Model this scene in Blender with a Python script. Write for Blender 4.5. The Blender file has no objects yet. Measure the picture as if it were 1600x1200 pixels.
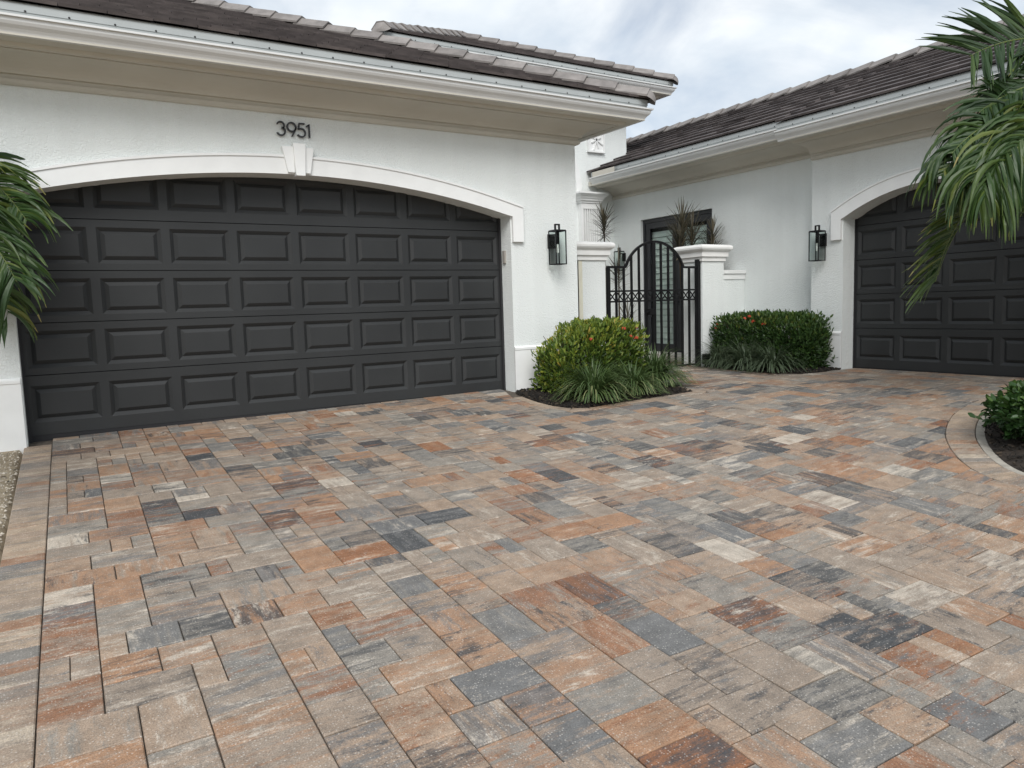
import bpy, math, random
from mathutils import Vector, Matrix
random.seed(7)
scene = bpy.context.scene
col = scene.collection
R = math.radians

# ------------------------------------------------------------------ camera
F_PX, YAW, PITCH, ROLL = 1167.58, 0.55117, -0.10301, -0.03128
CAM = Vector((-2.2225, -7.7798, 1.0168))
fw = Vector((math.sin(YAW) * math.cos(PITCH), math.cos(YAW) * math.cos(PITCH), math.sin(PITCH)))
r0 = Vector((math.cos(YAW), -math.sin(YAW), 0))
u0 = r0.cross(fw)
rt = r0 * math.cos(ROLL) + u0 * math.sin(ROLL)
up = u0 * math.cos(ROLL) - r0 * math.sin(ROLL)
cam_d = bpy.data.cameras.new("camera")
cam_d.sensor_width = 36.0
cam_d.lens = 36.0 * F_PX / 1600.0
cam_d.clip_end = 2000
cam_d.clip_start = 0.05
cam = bpy.data.objects.new("camera", cam_d)
m4 = Matrix((rt, up, -fw)).transposed().to_4x4()
m4.translation = CAM
cam.matrix_world = m4
col.objects.link(cam)
scene.camera = cam


def ray(px, py):
    return fw + rt * ((px - 800) / F_PX) - up * ((py - 600) / F_PX)


def at_depth(px, py, dist):          # a photo direction at a chosen distance (metres along the view)
    return CAM + ray(px, py) * dist


def project(P):
    d = P - CAM
    w = d.dot(fw)
    if w < .05:
        return None
    return (800 + F_PX * d.dot(rt) / w, 600 - F_PX * d.dot(up) / w, w)


# ------------------------------------------------------------------ world, sun
SUN_EL, SUN_AZ = R(43), R(211)        # azimuth measured clockwise from +Y
world = bpy.data.worlds.new("World")
scene.world = world
world.use_nodes = True
wn, wl = world.node_tree.nodes, world.node_tree.links
wn.clear()
wo = wn.new("ShaderNodeOutputWorld")
bg = wn.new("ShaderNodeBackground")
bg.inputs[1].default_value = 0.096
sky = wn.new("ShaderNodeTexSky")
sky.sky_type = 'NISHITA'
sky.sun_disc = False
sky.sun_elevation = SUN_EL
sky.sun_rotation = SUN_AZ
sky.air_density = 1.0
sky.dust_density = 1.5
tc = wn.new("ShaderNodeTexCoord")
sep = wn.new("ShaderNodeSeparateXYZ")
wl.new(tc.outputs["Generated"], sep.inputs[0])
addz = wn.new("ShaderNodeMath"); addz.operation = 'ADD'; addz.inputs[1].default_value = .35
mxz = wn.new("ShaderNodeMath"); mxz.operation = 'MAXIMUM'; mxz.inputs[1].default_value = 0
wl.new(sep.outputs[2], mxz.inputs[0]); wl.new(mxz.outputs[0], addz.inputs[0])
dx = wn.new("ShaderNodeMath"); dx.operation = 'DIVIDE'
dy = wn.new("ShaderNodeMath"); dy.operation = 'DIVIDE'
wl.new(sep.outputs[0], dx.inputs[0]); wl.new(addz.outputs[0], dx.inputs[1])
wl.new(sep.outputs[1], dy.inputs[0]); wl.new(addz.outputs[0], dy.inputs[1])
cb = wn.new("ShaderNodeCombineXYZ")
wl.new(dx.outputs[0], cb.inputs[0]); wl.new(dy.outputs[0], cb.inputs[1])
nz = wn.new("ShaderNodeTexNoise")
nz.inputs["Scale"].default_value = 2.6
nz.inputs["Detail"].default_value = 7
nz.inputs["Roughness"].default_value = .55
nz.inputs["Distortion"].default_value = .5
wl.new(cb.outputs[0], nz.inputs["Vector"])
rp = wn.new("ShaderNodeValToRGB")
rp.color_ramp.elements[0].position = .36; rp.color_ramp.elements[0].color = (.48, .48, .48, 1)
rp.color_ramp.elements[1].position = .62; rp.color_ramp.elements[1].color = (.97, .97, .97, 1)
wl.new(nz.outputs[0], rp.inputs[0])
nz2 = wn.new("ShaderNodeTexNoise")
nz2.inputs["Scale"].default_value = 5.5
nz2.inputs["Detail"].default_value = 6
wl.new(cb.outputs[0], nz2.inputs["Vector"])
rp2 = wn.new("ShaderNodeValToRGB")
rp2.color_ramp.elements[0].position = .3; rp2.color_ramp.elements[0].color = (6.7, 7.45, 8.2, 1)
rp2.color_ramp.elements[1].position = .68; rp2.color_ramp.elements[1].color = (9.0, 9.3, 9.5, 1)
wl.new(nz2.outputs[0], rp2.inputs[0])
mixc = wn.new("ShaderNodeMix"); mixc.data_type = 'RGBA'
wl.new(rp.outputs[0], mixc.inputs[0]); wl.new(sky.outputs[0], mixc.inputs[6]); wl.new(rp2.outputs[0], mixc.inputs[7])
wl.new(mixc.outputs[2], bg.inputs[0]); wl.new(bg.outputs[0], wo.inputs[0])

sd = bpy.data.lights.new("sun", 'SUN')
sd.energy = 2.3
sd.angle = R(35)
sd.color = (1.0, .98, .95)
sun = bpy.data.objects.new("sun", sd)
sdir = Vector((math.sin(SUN_AZ) * math.cos(SUN_EL), math.cos(SUN_AZ) * math.cos(SUN_EL), math.sin(SUN_EL)))
sun.rotation_euler = (-sdir).to_track_quat('-Z', 'Y').to_euler()
col.objects.link(sun)
scene.view_settings.view_transform = 'Standard'
scene.view_settings.look = 'None'
scene.view_settings.exposure = 0.28
scene.view_settings.gamma = 1.0
scene.view_settings.use_curve_mapping = False
scene.render.engine = 'CYCLES'
scene.cycles.use_denoising = True
scene.cycles.max_bounces = 6
scene.cycles.diffuse_bounces = 4


# ------------------------------------------------------------------ helpers
class MB:
    def __init__(s):
        s.v, s.f, s.m, s.a, s.c = [], [], [], [], []

    def add(s, vs, fs, attr=None, cv=None, mi=0):
        n = len(s.v)
        s.v += [tuple(p) for p in vs]
        for f in fs:
            s.f.append(tuple(i + n for i in f))
            s.m.append(mi)
            s.a.append(attr if attr else (0, 0, 0))
        s.c += (cv if cv else [0.0] * len(vs))

    def quad(s, a, b, c, d, attr=None):
        s.add([a, b, c, d], [(0, 1, 2, 3)], attr)

    def box(s, x0, x1, y0, y1, z0, z1, attr=None):
        vs = [(x0, y0, z0), (x1, y0, z0), (x1, y1, z0), (x0, y1, z0), (x0, y0, z1), (x1, y0, z1), (x1, y1, z1), (x0, y1, z1)]
        s.add(vs, [(0, 3, 2, 1), (4, 5, 6, 7), (0, 1, 5, 4), (1, 2, 6, 5), (2, 3, 7, 6), (3, 0, 4, 7)], attr)

    def bar(s, p, q, w, h=None):
        p, q = Vector(p), Vector(q)
        h = h or w
        d = (q - p).normalized()
        a = d.cross(Vector((0, 0, 1)))
        if a.length < .01:
            a = Vector((1, 0, 0))
        a.normalize()
        b = d.cross(a).normalized()
        vs = []
        for P in (p, q):
            for i, j in ((-1, -1), (1, -1), (1, 1), (-1, 1)):
                vs.append(P + a * i * w / 2 + b * j * h / 2)
        s.add(vs, [(0, 3, 2, 1), (4, 5, 6, 7), (0, 1, 5, 4), (1, 2, 6, 5), (2, 3, 7, 6), (3, 0, 4, 7)])

    def tube(s, pts, rads, n=6):
        base = len(s.v)
        pts = [Vector(p) for p in pts]
        for i, p in enumerate(pts):
            d = (pts[min(i + 1, len(pts) - 1)] - pts[max(i - 1, 0)]).normalized()
            a = d.cross(Vector((.31, .2, 1)))
            if a.length < .05:
                a = d.cross(Vector((1, 0, 0)))
            a.normalize(); b = d.cross(a)
            r = rads[i] if isinstance(rads, (list, tuple)) else rads
            for k in range(n):
                t = 2 * math.pi * k / n
                s.v.append(tuple(p + a * math.cos(t) * r + b * math.sin(t) * r)); s.c.append(0.0)
        for i in range(len(pts) - 1):
            for k in range(n):
                s.f.append((base + i * n + k, base + i * n + (k + 1) % n, base + (i + 1) * n + (k + 1) % n, base + (i + 1) * n + k))
                s.m.append(0); s.a.append((0, 0, 0))
        for e in (0, len(pts) - 1):
            s.f.append(tuple(base + e * n + k for k in range(n))); s.m.append(0); s.a.append((0, 0, 0))

    def mesh(s, name, mats, smooth=False, xf=None):
        me = bpy.data.meshes.new(name)
        vs = s.v if xf is None else [tuple(xf @ Vector(p)) for p in s.v]
        me.from_pydata(vs, [], s.f)
        if not isinstance(mats, (list, tuple)):
            mats = [mats]
        for m in mats:
            me.materials.append(m)
        if any(s.m):
            me.polygons.foreach_set("material_index", s.m)
        if any(a != (0, 0, 0) for a in s.a):
            at = me.attributes.new("pv", 'FLOAT_VECTOR', 'FACE')
            at.data.foreach_set("vector", [x for a in s.a for x in a])
        if any(s.c):
            at = me.attributes.new("ec", 'FLOAT', 'POINT')
            at.data.foreach_set("value", s.c)
        if smooth:
            me.polygons.foreach_set("use_smooth", [True] * len(me.polygons))
        me.update()
        return me

    def build(s, name, mats, parent=None, smooth=False, xf=None, loc=None):
        o = bpy.data.objects.new(name, s.mesh(name, mats, smooth, xf))
        col.objects.link(o)
        if loc is not None:
            o.location = loc
        if parent is not None:
            o.parent = parent
        return o


def empty(name, loc=(0, 0, 0)):
    o = bpy.data.objects.new(name, None)
    o.location = loc
    o.empty_display_size = .2
    col.objects.link(o)
    return o


def tag(o, label=None, cat=None, group=None, kind=None):
    if label: o["label"] = label
    if cat: o["category"] = cat
    if group: o["group"] = group
    if kind: o["kind"] = kind
    return o


def bevel(o, w, seg=2):
    m = o.modifiers.new("bevel", 'BEVEL')
    m.width = w; m.segments = seg; m.limit_method = 'ANGLE'; m.angle_limit = R(35)
    return o


def clip(poly, halfs):
    """convex polygon (2D) against half planes (nx,ny,c): keep nx*x+ny*y<=c"""
    for nx, ny, c in halfs:
        out = []
        n = len(poly)
        for i in range(n):
            a, b = poly[i], poly[(i + 1) % n]
            da, db = nx * a[0] + ny * a[1] - c, nx * b[0] + ny * b[1] - c
            if da <= 0: out.append(a)
            if (da < 0 < db) or (db < 0 < da):
                t = da / (da - db)
                out.append((a[0] + (b[0] - a[0]) * t, a[1] + (b[1] - a[1]) * t))
        poly = out
        if len(poly) < 3: return []
    return poly


def area(p):
    return .5 * sum(p[i][0] * p[(i + 1) % len(p)][1] - p[(i + 1) % len(p)][0] * p[i][1] for i in range(len(p)))


def sweep(mb, path, prof, caps=True):
    """profile [(out,z)] along plan path; outward is right of travel"""
    n = len(path)
    rings = []
    for i in range(n):
        dirs = []
        if i > 0: dirs.append((Vector(path[i]) - Vector(path[i - 1])).normalized())
        if i < n - 1: dirs.append((Vector(path[i + 1]) - Vector(path[i])).normalized())
        ns = [Vector((d.y, -d.x)) for d in dirs]
        if len(ns) == 2:
            mv = (ns[0] + ns[1]); mv = mv / mv.dot(ns[0])
        else:
            mv = ns[0]
        rings.append([(path[i][0] + mv.x * d, path[i][1] + mv.y * d, z) for d, z in prof])
    k = len(prof)
    vs = [p for r in rings for p in r]
    fs = []
    for i in range(n - 1):
        for j in range(k - 1):
            fs.append((i * k + j, (i + 1) * k + j, (i + 1) * k + j + 1, i * k + j + 1))
    if caps:
        fs.append(tuple(range(k)))
        fs.append(tuple((n - 1) * k + j for j in reversed(range(k))))
    mb.add(vs, fs)


def smooth01(t):
    t = min(1, max(0, t))
    return t * t * (3 - 2 * t)


def gz(x, y):                       # the driveway falls away from the left garage and levels out by the right one
    t = smooth01((x - 1) / 5.5)
    return .0697 * (1 - t) * min(0, max(-14, y)) + .0104 * max(-4, x) * (1 - t) + .035 * t


# ------------------------------------------------------------------ materials
def mat(name):
    m = bpy.data.materials.new(name)
    m.use_nodes = True
    nt = m.node_tree
    return m, nt.nodes, nt.links, nt.nodes["Principled BSDF"]


def N(nodes, t, **kw):
    n = nodes.new(t)
    for k, v in kw.items():
        if k in n.inputs: n.inputs[k].default_value = v
        else: setattr(n, k, v)
    return n


def plain(name, c, rough=.5, metal=0, var=.06, scale=6, bump=0, bscale=60, spec=None):
    m, n, l, b = mat(name)
    tcn = n.new("ShaderNodeTexCoord")
    no = N(n, "ShaderNodeTexNoise", Scale=scale, Detail=5)
    l.new(tcn.outputs["Object"], no.inputs["Vector"])
    rmp = n.new("ShaderNodeValToRGB")
    rmp.color_ramp.elements[0].position = .3; rmp.color_ramp.elements[1].position = .7
    rmp.color_ramp.elements[0].color = tuple(x * (1 - var) for x in c) + (1,)
    rmp.color_ramp.elements[1].color = tuple(min(1, x * (1 + var)) for x in c) + (1,)
    l.new(no.outputs[0], rmp.inputs[0]); l.new(rmp.outputs[0], b.inputs["Base Color"])
    b.inputs["Roughness"].default_value = rough
    b.inputs["Metallic"].default_value = metal
    if spec is not None: b.inputs["Specular IOR Level"].default_value = spec
    if bump:
        nb = N(n, "ShaderNodeTexNoise", Scale=bscale, Detail=4)
        l.new(tcn.outputs["Object"], nb.inputs["Vector"])
        bp = N(n, "ShaderNodeBump", Strength=bump, Distance=.004)
        l.new(nb.outputs[0], bp.inputs["Height"]); l.new(bp.outputs[0], b.inputs["Normal"])
    return m


def stucco(name, c, strength=.6, sc=64):
    m, n, l, b = mat(name)
    g = n.new("ShaderNodeNewGeometry")
    big = N(n, "ShaderNodeTexNoise", Scale=.8, Detail=5)
    l.new(g.outputs["Position"], big.inputs["Vector"])
    mp = n.new("ShaderNodeMapping"); mp.inputs["Scale"].default_value = (3.5, 3.5, .25)
    l.new(g.outputs["Position"], mp.inputs["Vector"])
    drip = N(n, "ShaderNodeTexNoise", Scale=1.6, Detail=4)
    l.new(mp.outputs[0], drip.inputs["Vector"])
    av = N(n, "ShaderNodeMath", operation='ADD'); l.new(big.outputs[0], av.inputs[0]); l.new(drip.outputs[0], av.inputs[1])
    hf = N(n, "ShaderNodeMath", operation='MULTIPLY'); hf.inputs[1].default_value = .5; l.new(av.outputs[0], hf.inputs[0])
    rm = n.new("ShaderNodeValToRGB")
    rm.color_ramp.elements[0].position = .3; rm.color_ramp.elements[1].position = .62
    rm.color_ramp.elements[0].color = tuple(x * .925 for x in c) + (1,)
    rm.color_ramp.elements[1].color = c + (1,)
    l.new(hf.outputs[0], rm.inputs[0]); l.new(rm.outputs[0], b.inputs["Base Color"])
    b.inputs["Roughness"].default_value = .85
    b.inputs["Specular IOR Level"].default_value = .25
    n1 = N(n, "ShaderNodeTexNoise", Scale=sc, Detail=3, Roughness=.55, Distortion=.6)
    l.new(g.outputs["Position"], n1.inputs["Vector"])
    r1 = n.new("ShaderNodeValToRGB")
    r1.color_ramp.elements[0].position = .38; r1.color_ramp.elements[1].position = .62
    l.new(n1.outputs[0], r1.inputs[0])
    n2 = N(n, "ShaderNodeTexNoise", Scale=sc * 5, Detail=3)
    l.new(g.outputs["Position"], n2.inputs["Vector"])
    ad = N(n, "ShaderNodeMath", operation='MULTIPLY_ADD'); ad.inputs[1].default_value = .3
    l.new(n2.outputs[0], ad.inputs[0]); l.new(r1.outputs[0], ad.inputs[2])
    bp = N(n, "ShaderNodeBump", Strength=strength, Distance=.008)
    l.new(ad.outputs[0], bp.inputs["Height"]); l.new(bp.outputs[0], b.inputs["Normal"])
    return m


M = {}
M['stucco'] = stucco("white_stucco", (.83, .865, .85))
M['trim'] = plain("white_trim_paint", (.80, .81, .80), .6, var=.03, bump=.12)
M['soffit'] = plain("shade_toned_cream_soffit", (.56, .535, .47), .7, var=.05, scale=2, bump=.15)  # white-cream paint with eave shade and warm bounce mixed into its colour
M['gutter'] = plain("white_gutter_metal", (.68, .685, .675), .35, var=.04, scale=3)
M['flash'] = plain("pale_grey_flashing", (.38, .405, .405), .45, var=.05, scale=3)
M['hole'] = plain("dark_hole", (.02, .02, .022), .8)
M['iron'] = plain("black_iron", (.008, .008, .009), .5, var=.2, spec=.3)
M['blackframe'] = plain("black_door_frame", (.012, .013, .017), .35, var=.15)
M['keypad'] = plain("grey_keypad_plastic", (.33, .31, .28), .5)
M['capw'] = plain("white_cap_paint", (.83, .83, .81), .55, var=.04, scale=9, bump=.15)
M['bare'] = plain("pale_yellow_undercoat", (.68, .66, .54), .8, var=.08)
M['louver'] = plain("white_louver", (.66, .72, .68), .5, var=.04)
M['dark'] = plain("dark_interior", (.03, .03, .032), .9)
M['number'] = plain("black_number_metal", (.018, .018, .02), .4)
M['concrete'] = plain("pale_concrete", (.34, .315, .27), .9, var=.2, scale=14, bump=.6, bscale=90)
M['soil'] = plain("dark_bedding_soil", (.03, .022, .016), .95, var=.4, scale=12, bump=.8)
M['threshold'] = plain("pale_threshold_stone", (.6, .58, .53), .8, var=.08)
M['bulb'] = plain("frosted_tube", (.75, .75, .72), .4)

# garage door paint: charcoal with a faint embossed grain
m, n, l, b = mat("charcoal_door_paint")
g = n.new("ShaderNodeNewGeometry")
mp = n.new("ShaderNodeMapping"); mp.inputs["Scale"].default_value = (3, 3, 90)
l.new(g.outputs["Position"], mp.inputs["Vector"])
gr = N(n, "ShaderNodeTexNoise", Scale=1.6, Detail=4, Distortion=1.2)
l.new(mp.outputs[0], gr.inputs["Vector"])
big = N(n, "ShaderNodeTexNoise", Scale=1.3, Detail=4)
l.new(g.outputs["Position"], big.inputs["Vector"])
rm = n.new("ShaderNodeValToRGB")
rm.color_ramp.elements[0].position = .3; rm.color_ramp.elements[1].position = .7
rm.color_ramp.elements[0].color = (.024, .0255, .0265, 1); rm.color_ramp.elements[1].color = (.032, .034, .035, 1)
l.new(big.outputs[0], rm.inputs[0]); l.new(rm.outputs[0], b.inputs["Base Color"])
b.inputs["Roughness"].default_value = .48
b.inputs["Specular IOR Level"].default_value = .35
bp = N(n, "ShaderNodeBump", Strength=.16, Distance=.002)
l.new(gr.outputs[0], bp.inputs["Height"]); l.new(bp.outputs[0], b.inputs["Normal"])
M['door'] = m

# roof tiles (field) and the paler ridge caps
def tilemat(name, c0, c1, spk):
    m, n, l, b = mat(name)
    at = n.new("ShaderNodeAttribute"); at.attribute_name = "pv"
    sp = n.new("ShaderNodeSeparateXYZ"); l.new(at.outputs["Vector"], sp.inputs[0])
    oi = n.new("ShaderNodeObjectInfo")
    ad = N(n, "ShaderNodeMath", operation='ADD'); l.new(sp.outputs[0], ad.inputs[0]); l.new(oi.outputs["Random"], ad.inputs[1])
    fr = N(n, "ShaderNodeMath", operation='FRACT'); l.new(ad.outputs[0], fr.inputs[0])
    rm = n.new("ShaderNodeValToRGB")
    rm.color_ramp.elements[0].color = c0 + (1,); rm.color_ramp.elements[1].color = c1 + (1,)
    l.new(fr.outputs[0], rm.inputs[0])
    g = n.new("ShaderNodeNewGeometry")
    no = N(n, "ShaderNodeTexNoise", Scale=7, Detail=6); l.new(g.outputs["Position"], no.inputs["Vector"])
    r2 = n.new("ShaderNodeValToRGB")
    r2.color_ramp.elements[0].position = .35; r2.color_ramp.elements[1].position = .75
    r2.color_ramp.elements[0].color = (.72, .72, .72, 1); r2.color_ramp.elements[1].color = (spk, spk, spk, 1)
    l.new(no.outputs[0], r2.inputs[0])
    mx = n.new("ShaderNodeMix"); mx.data_type = 'RGBA'; mx.blend_type = 'MULTIPLY'; mx.inputs[0].default_value = 1
    l.new(rm.outputs[0], mx.inputs[6]); l.new(r2.outputs[0], mx.inputs[7])
    l.new(mx.outputs[2], b.inputs["Base Color"])
    b.inputs["Roughness"].default_value = .75
    nb = N(n, "ShaderNodeTexNoise", Scale=90, Detail=4); l.new(g.outputs["Position"], nb.inputs["Vector"])
    bp = N(n, "ShaderNodeBump", Strength=.4, Distance=.004)
    l.new(nb.outputs[0], bp.inputs["Height"]); l.new(bp.outputs[0], b.inputs["Normal"])
    return m


M['tile'] = tilemat("brown_grey_roof_tile", (.070, .058, .057), (.112, .094, .09), 1.25)
M['ridge'] = tilemat("pale_ridge_tile", (.2, .182, .172), (.28, .258, .243), 1.15)
M['deck'] = plain("dark_roof_deck", (.05, .042, .04), .9)

# glass
m, n, l, b = mat("clear_glass")
b.inputs["Base Color"].default_value = (.9, .95, .93, 1)
b.inputs["Roughness"].default_value = .02
b.inputs["Transmission Weight"].default_value = 1
b.inputs["IOR"].default_value = 1.12
wv = N(n, "ShaderNodeTexNoise", Scale=3)
bp = N(n, "ShaderNodeBump", Strength=.02); l.new(wv.outputs[0], bp.inputs["Height"]); l.new(bp.outputs[0], b.inputs["Normal"])
M['glass'] = m

# pavers: blended concrete, two pigments streaked through each stone
m, n, l, b = mat("blended_paver")
at = n.new("ShaderNodeAttribute"); at.attribute_name = "pv"
sp = n.new("ShaderNodeSeparateXYZ"); l.new(at.outputs["Vector"], sp.inputs[0])
g = n.new("ShaderNodeNewGeometry")
ps = n.new("ShaderNodeSeparateXYZ"); l.new(g.outputs["Position"], ps.inputs[0])
gt = N(n, "ShaderNodeMath", operation='GREATER_THAN'); gt.inputs[1].default_value = .8
l.new(sp.outputs[2], gt.inputs[0])
mxx = n.new("ShaderNodeMix"); l.new(gt.outputs[0], mxx.inputs[0]); l.new(ps.outputs[0], mxx.inputs[2]); l.new(ps.outputs[1], mxx.inputs[3])
mxy = n.new("ShaderNodeMix"); l.new(gt.outputs[0], mxy.inputs[0]); l.new(ps.outputs[1], mxy.inputs[2]); l.new(ps.outputs[0], mxy.inputs[3])
sx = N(n, "ShaderNodeMath", operation='MULTIPLY'); sx.inputs[1].default_value = 3.4; l.new(mxx.outputs[0], sx.inputs[0])
sy = N(n, "ShaderNodeMath", operation='MULTIPLY'); sy.inputs[1].default_value = 21; l.new(mxy.outputs[0], sy.inputs[0])
so = N(n, "ShaderNodeMath", operation='MULTIPLY'); so.inputs[1].default_value = 61.0; l.new(sp.outputs[0], so.inputs[0])
cv = n.new("ShaderNodeCombineXYZ"); l.new(sx.outputs[0], cv.inputs[0]); l.new(sy.outputs[0], cv.inputs[1]); l.new(so.outputs[0], cv.inputs[2])
fine = N(n, "ShaderNodeTexNoise", Scale=75, Detail=6, Roughness=.85); l.new(g.outputs["Position"], fine.inputs["Vector"])
na = N(n, "ShaderNodeTexNoise", Scale=1.0, Detail=12, Roughness=.74, Distortion=.1); l.new(cv.outputs[0], na.inputs["Vector"])
thr = N(n, "ShaderNodeMath", operation='MULTIPLY_ADD'); thr.inputs[1].default_value = .14; thr.inputs[2].default_value = -.08
l.new(sp.outputs[2], thr.inputs[0])
sm1 = N(n, "ShaderNodeMath", operation='ADD'); l.new(thr.outputs[0], sm1.inputs[1])
fa = N(n, "ShaderNodeMath", operation='MULTIPLY_ADD'); fa.inputs[1].default_value = .34; l.new(fine.outputs[0], fa.inputs[0]); l.new(na.outputs[0], fa.inputs[2]); l.new(fa.outputs[0], sm1.inputs[0])
mr = n.new("ShaderNodeMapRange"); mr.interpolation_type = 'SMOOTHSTEP'
mr.inputs[1].default_value = .56; mr.inputs[2].default_value = .76; mr.inputs[4].default_value = .86; l.new(sm1.outputs[0], mr.inputs[0])


def palette(stops):
    r = n.new("ShaderNodeValToRGB"); r.color_ramp.interpolation = 'CONSTANT'
    while len(r.color_ramp.elements) < len(stops): r.color_ramp.elements.new(.5)
    for e, (p, c) in zip(r.color_ramp.elements, stops):
        e.position = p; e.color = c + (1,)
    return r


GREY, TAUPE, TAN, RUST, ORNG, CHAR, BLUE, CREAM = (.24, .218, .188), (.28, .226, .178), (.33, .243, .176), (.245, .112, .056), (.325, .19, .113), (.06, .062, .065), (.15, .148, .144), (.50, .44, .365)
pa = palette([(0, GREY), (.27, TAUPE), (.56, TAN), (.76, ORNG), (.84, BLUE), (.92, CHAR), (.955, GREY), (.98, RUST)])
pb = palette([(0, CHAR), (.12, BLUE), (.27, ORNG), (.43, RUST), (.54, TAN), (.68, CHAR), (.76, TAUPE), (.95, CREAM)])
pc = palette([(0, CHAR), (.16, CREAM), (.38, RUST), (.55, TAN), (.66, BLUE), (.8, CREAM)])
l.new(sp.outputs[0], pa.inputs[0]); l.new(sp.outputs[1], pb.inputs[0])
r3 = N(n, "ShaderNodeMath", operation='MULTIPLY'); r3.inputs[1].default_value = 7.31; l.new(sp.outputs[1], r3.inputs[0])
r3f = N(n, "ShaderNodeMath", operation='FRACT'); l.new(r3.outputs[0], r3f.inputs[0]); l.new(r3f.outputs[0], pc.inputs[0])
mixa = n.new("ShaderNodeMix"); mixa.data_type = 'RGBA'
l.new(mr.outputs[0], mixa.inputs[0]); l.new(pa.outputs[0], mixa.inputs[6]); l.new(pb.outputs[0], mixa.inputs[7])
# a third pigment in ragged bands, most often a whitish bloom or a charcoal cloud
cv2 = n.new("ShaderNodeVectorMath"); cv2.operation = 'MULTIPLY_ADD'
cv2.inputs[1].default_value = (1.25, .75, 1); cv2.inputs[2].default_value = (13, 7, 3); l.new(cv.outputs[0], cv2.inputs[0])
nb = N(n, "ShaderNodeTexNoise", Scale=1.0, Detail=12, Roughness=.78); l.new(cv2.outputs[0], nb.inputs["Vector"])
fg = N(n, "ShaderNodeMath", operation='MULTIPLY_ADD'); fg.inputs[1].default_value = .3; l.new(fine.outputs[0], fg.inputs[0]); l.new(nb.outputs[0], fg.inputs[2])
mr2 = n.new("ShaderNodeMapRange"); mr2.interpolation_type = 'SMOOTHSTEP'
mr2.inputs[1].default_value = .66; mr2.inputs[2].default_value = .80; mr2.inputs[4].default_value = .9; l.new(fg.outputs[0], mr2.inputs[0])
mixb = n.new("ShaderNodeMix"); mixb.data_type = 'RGBA'
l.new(mr2.outputs[0], mixb.inputs[0]); l.new(mixa.outputs[2], mixb.inputs[6]); l.new(pc.outputs[0], mixb.inputs[7])
# aggregate grain
gn = N(n, "ShaderNodeTexNoise", Scale=190, Detail=3, Roughness=.7); l.new(g.outputs["Position"], gn.inputs["Vector"])
mg = n.new("ShaderNodeMapRange"); mg.inputs[1].default_value = .3; mg.inputs[2].default_value = .7; mg.inputs[3].default_value = .62; mg.inputs[4].default_value = 1.38
l.new(gn.outputs[0], mg.inputs[0])
mixg = n.new("ShaderNodeMix"); mixg.data_type = 'RGBA'; mixg.blend_type = 'MULTIPLY'; mixg.inputs[0].default_value = 1
bl = N(n, "ShaderNodeTexNoise", Scale=11, Detail=5, Roughness=.6); l.new(g.outputs["Position"], bl.inputs["Vector"])
mbl = n.new("ShaderNodeMapRange"); mbl.inputs[1].default_value = .3; mbl.inputs[2].default_value = .7; mbl.inputs[3].default_value = .76; mbl.inputs[4].default_value = 1.2
l.new(bl.outputs[0], mbl.inputs[0])
mgm = N(n, "ShaderNodeMath", operation='MULTIPLY'); l.new(mg.outputs[0], mgm.inputs[0]); l.new(mbl.outputs[0], mgm.inputs[1])
l.new(mixb.outputs[2], mixg.inputs[6]); l.new(mgm.outputs[0], mixg.inputs[7])
vo = N(n, "ShaderNodeTexVoronoi", Scale=88); l.new(g.outputs["Position"], vo.inputs["Vector"])
vs_ = n.new("ShaderNodeMapRange"); vs_.inputs[1].default_value = .12; vs_.inputs[2].default_value = .34; vs_.inputs[3].default_value = .5; vs_.inputs[4].default_value = 0
l.new(vo.outputs["Distance"], vs_.inputs[0])
vm = N(n, "ShaderNodeMath", operation='GREATER_THAN'); vm.inputs[1].default_value = .55
vc = n.new("ShaderNodeSeparateXYZ"); l.new(vo.outputs["Color"], vc.inputs[0]); l.new(vc.outputs[0], vm.inputs[0])
vmm = N(n, "ShaderNodeMath", operation='MULTIPLY'); l.new(vs_.outputs[0], vmm.inputs[0]); l.new(vm.outputs[0], vmm.inputs[1])
mixs = n.new("ShaderNodeMix"); mixs.data_type = 'RGBA'; mixs.inputs[7].default_value = (.66, .62, .56, 1)
l.new(vmm.outputs[0], mixs.inputs[0]); l.new(mixg.outputs[2], mixs.inputs[6])
l.new(mixs.outputs[2], b.inputs["Base Color"])
b.inputs["Roughness"].default_value = .62
b.inputs["Specular IOR Level"].default_value = .45
bp = N(n, "ShaderNodeBump", Strength=.55, Distance=.003)
l.new(gn.outputs[0], bp.inputs["Height"]); l.new(bp.outputs[0], b.inputs["Normal"])
M['paver'] = m

# border stones: the same mix, mostly tan and taupe
m2 = m.copy(); m2.name = "tan_border_paver"
for nd in m2.node_tree.nodes:
    if nd.bl_idname == "ShaderNodeValToRGB" and nd.color_ramp.interpolation == 'CONSTANT':
        for i, e in enumerate(nd.color_ramp.elements):
            e.color = [(.3, .235, .18, 1), (.235, .2, .168, 1), (.36, .275, .2, 1), (.27, .15, .09, 1), (.2, .185, .165, 1), (.42, .35, .27, 1), (.31, .2, .135, 1), (.17, .16, .15, 1), (.3, .24, .185, 1)][i % 9]
M['border'] = m2

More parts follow.
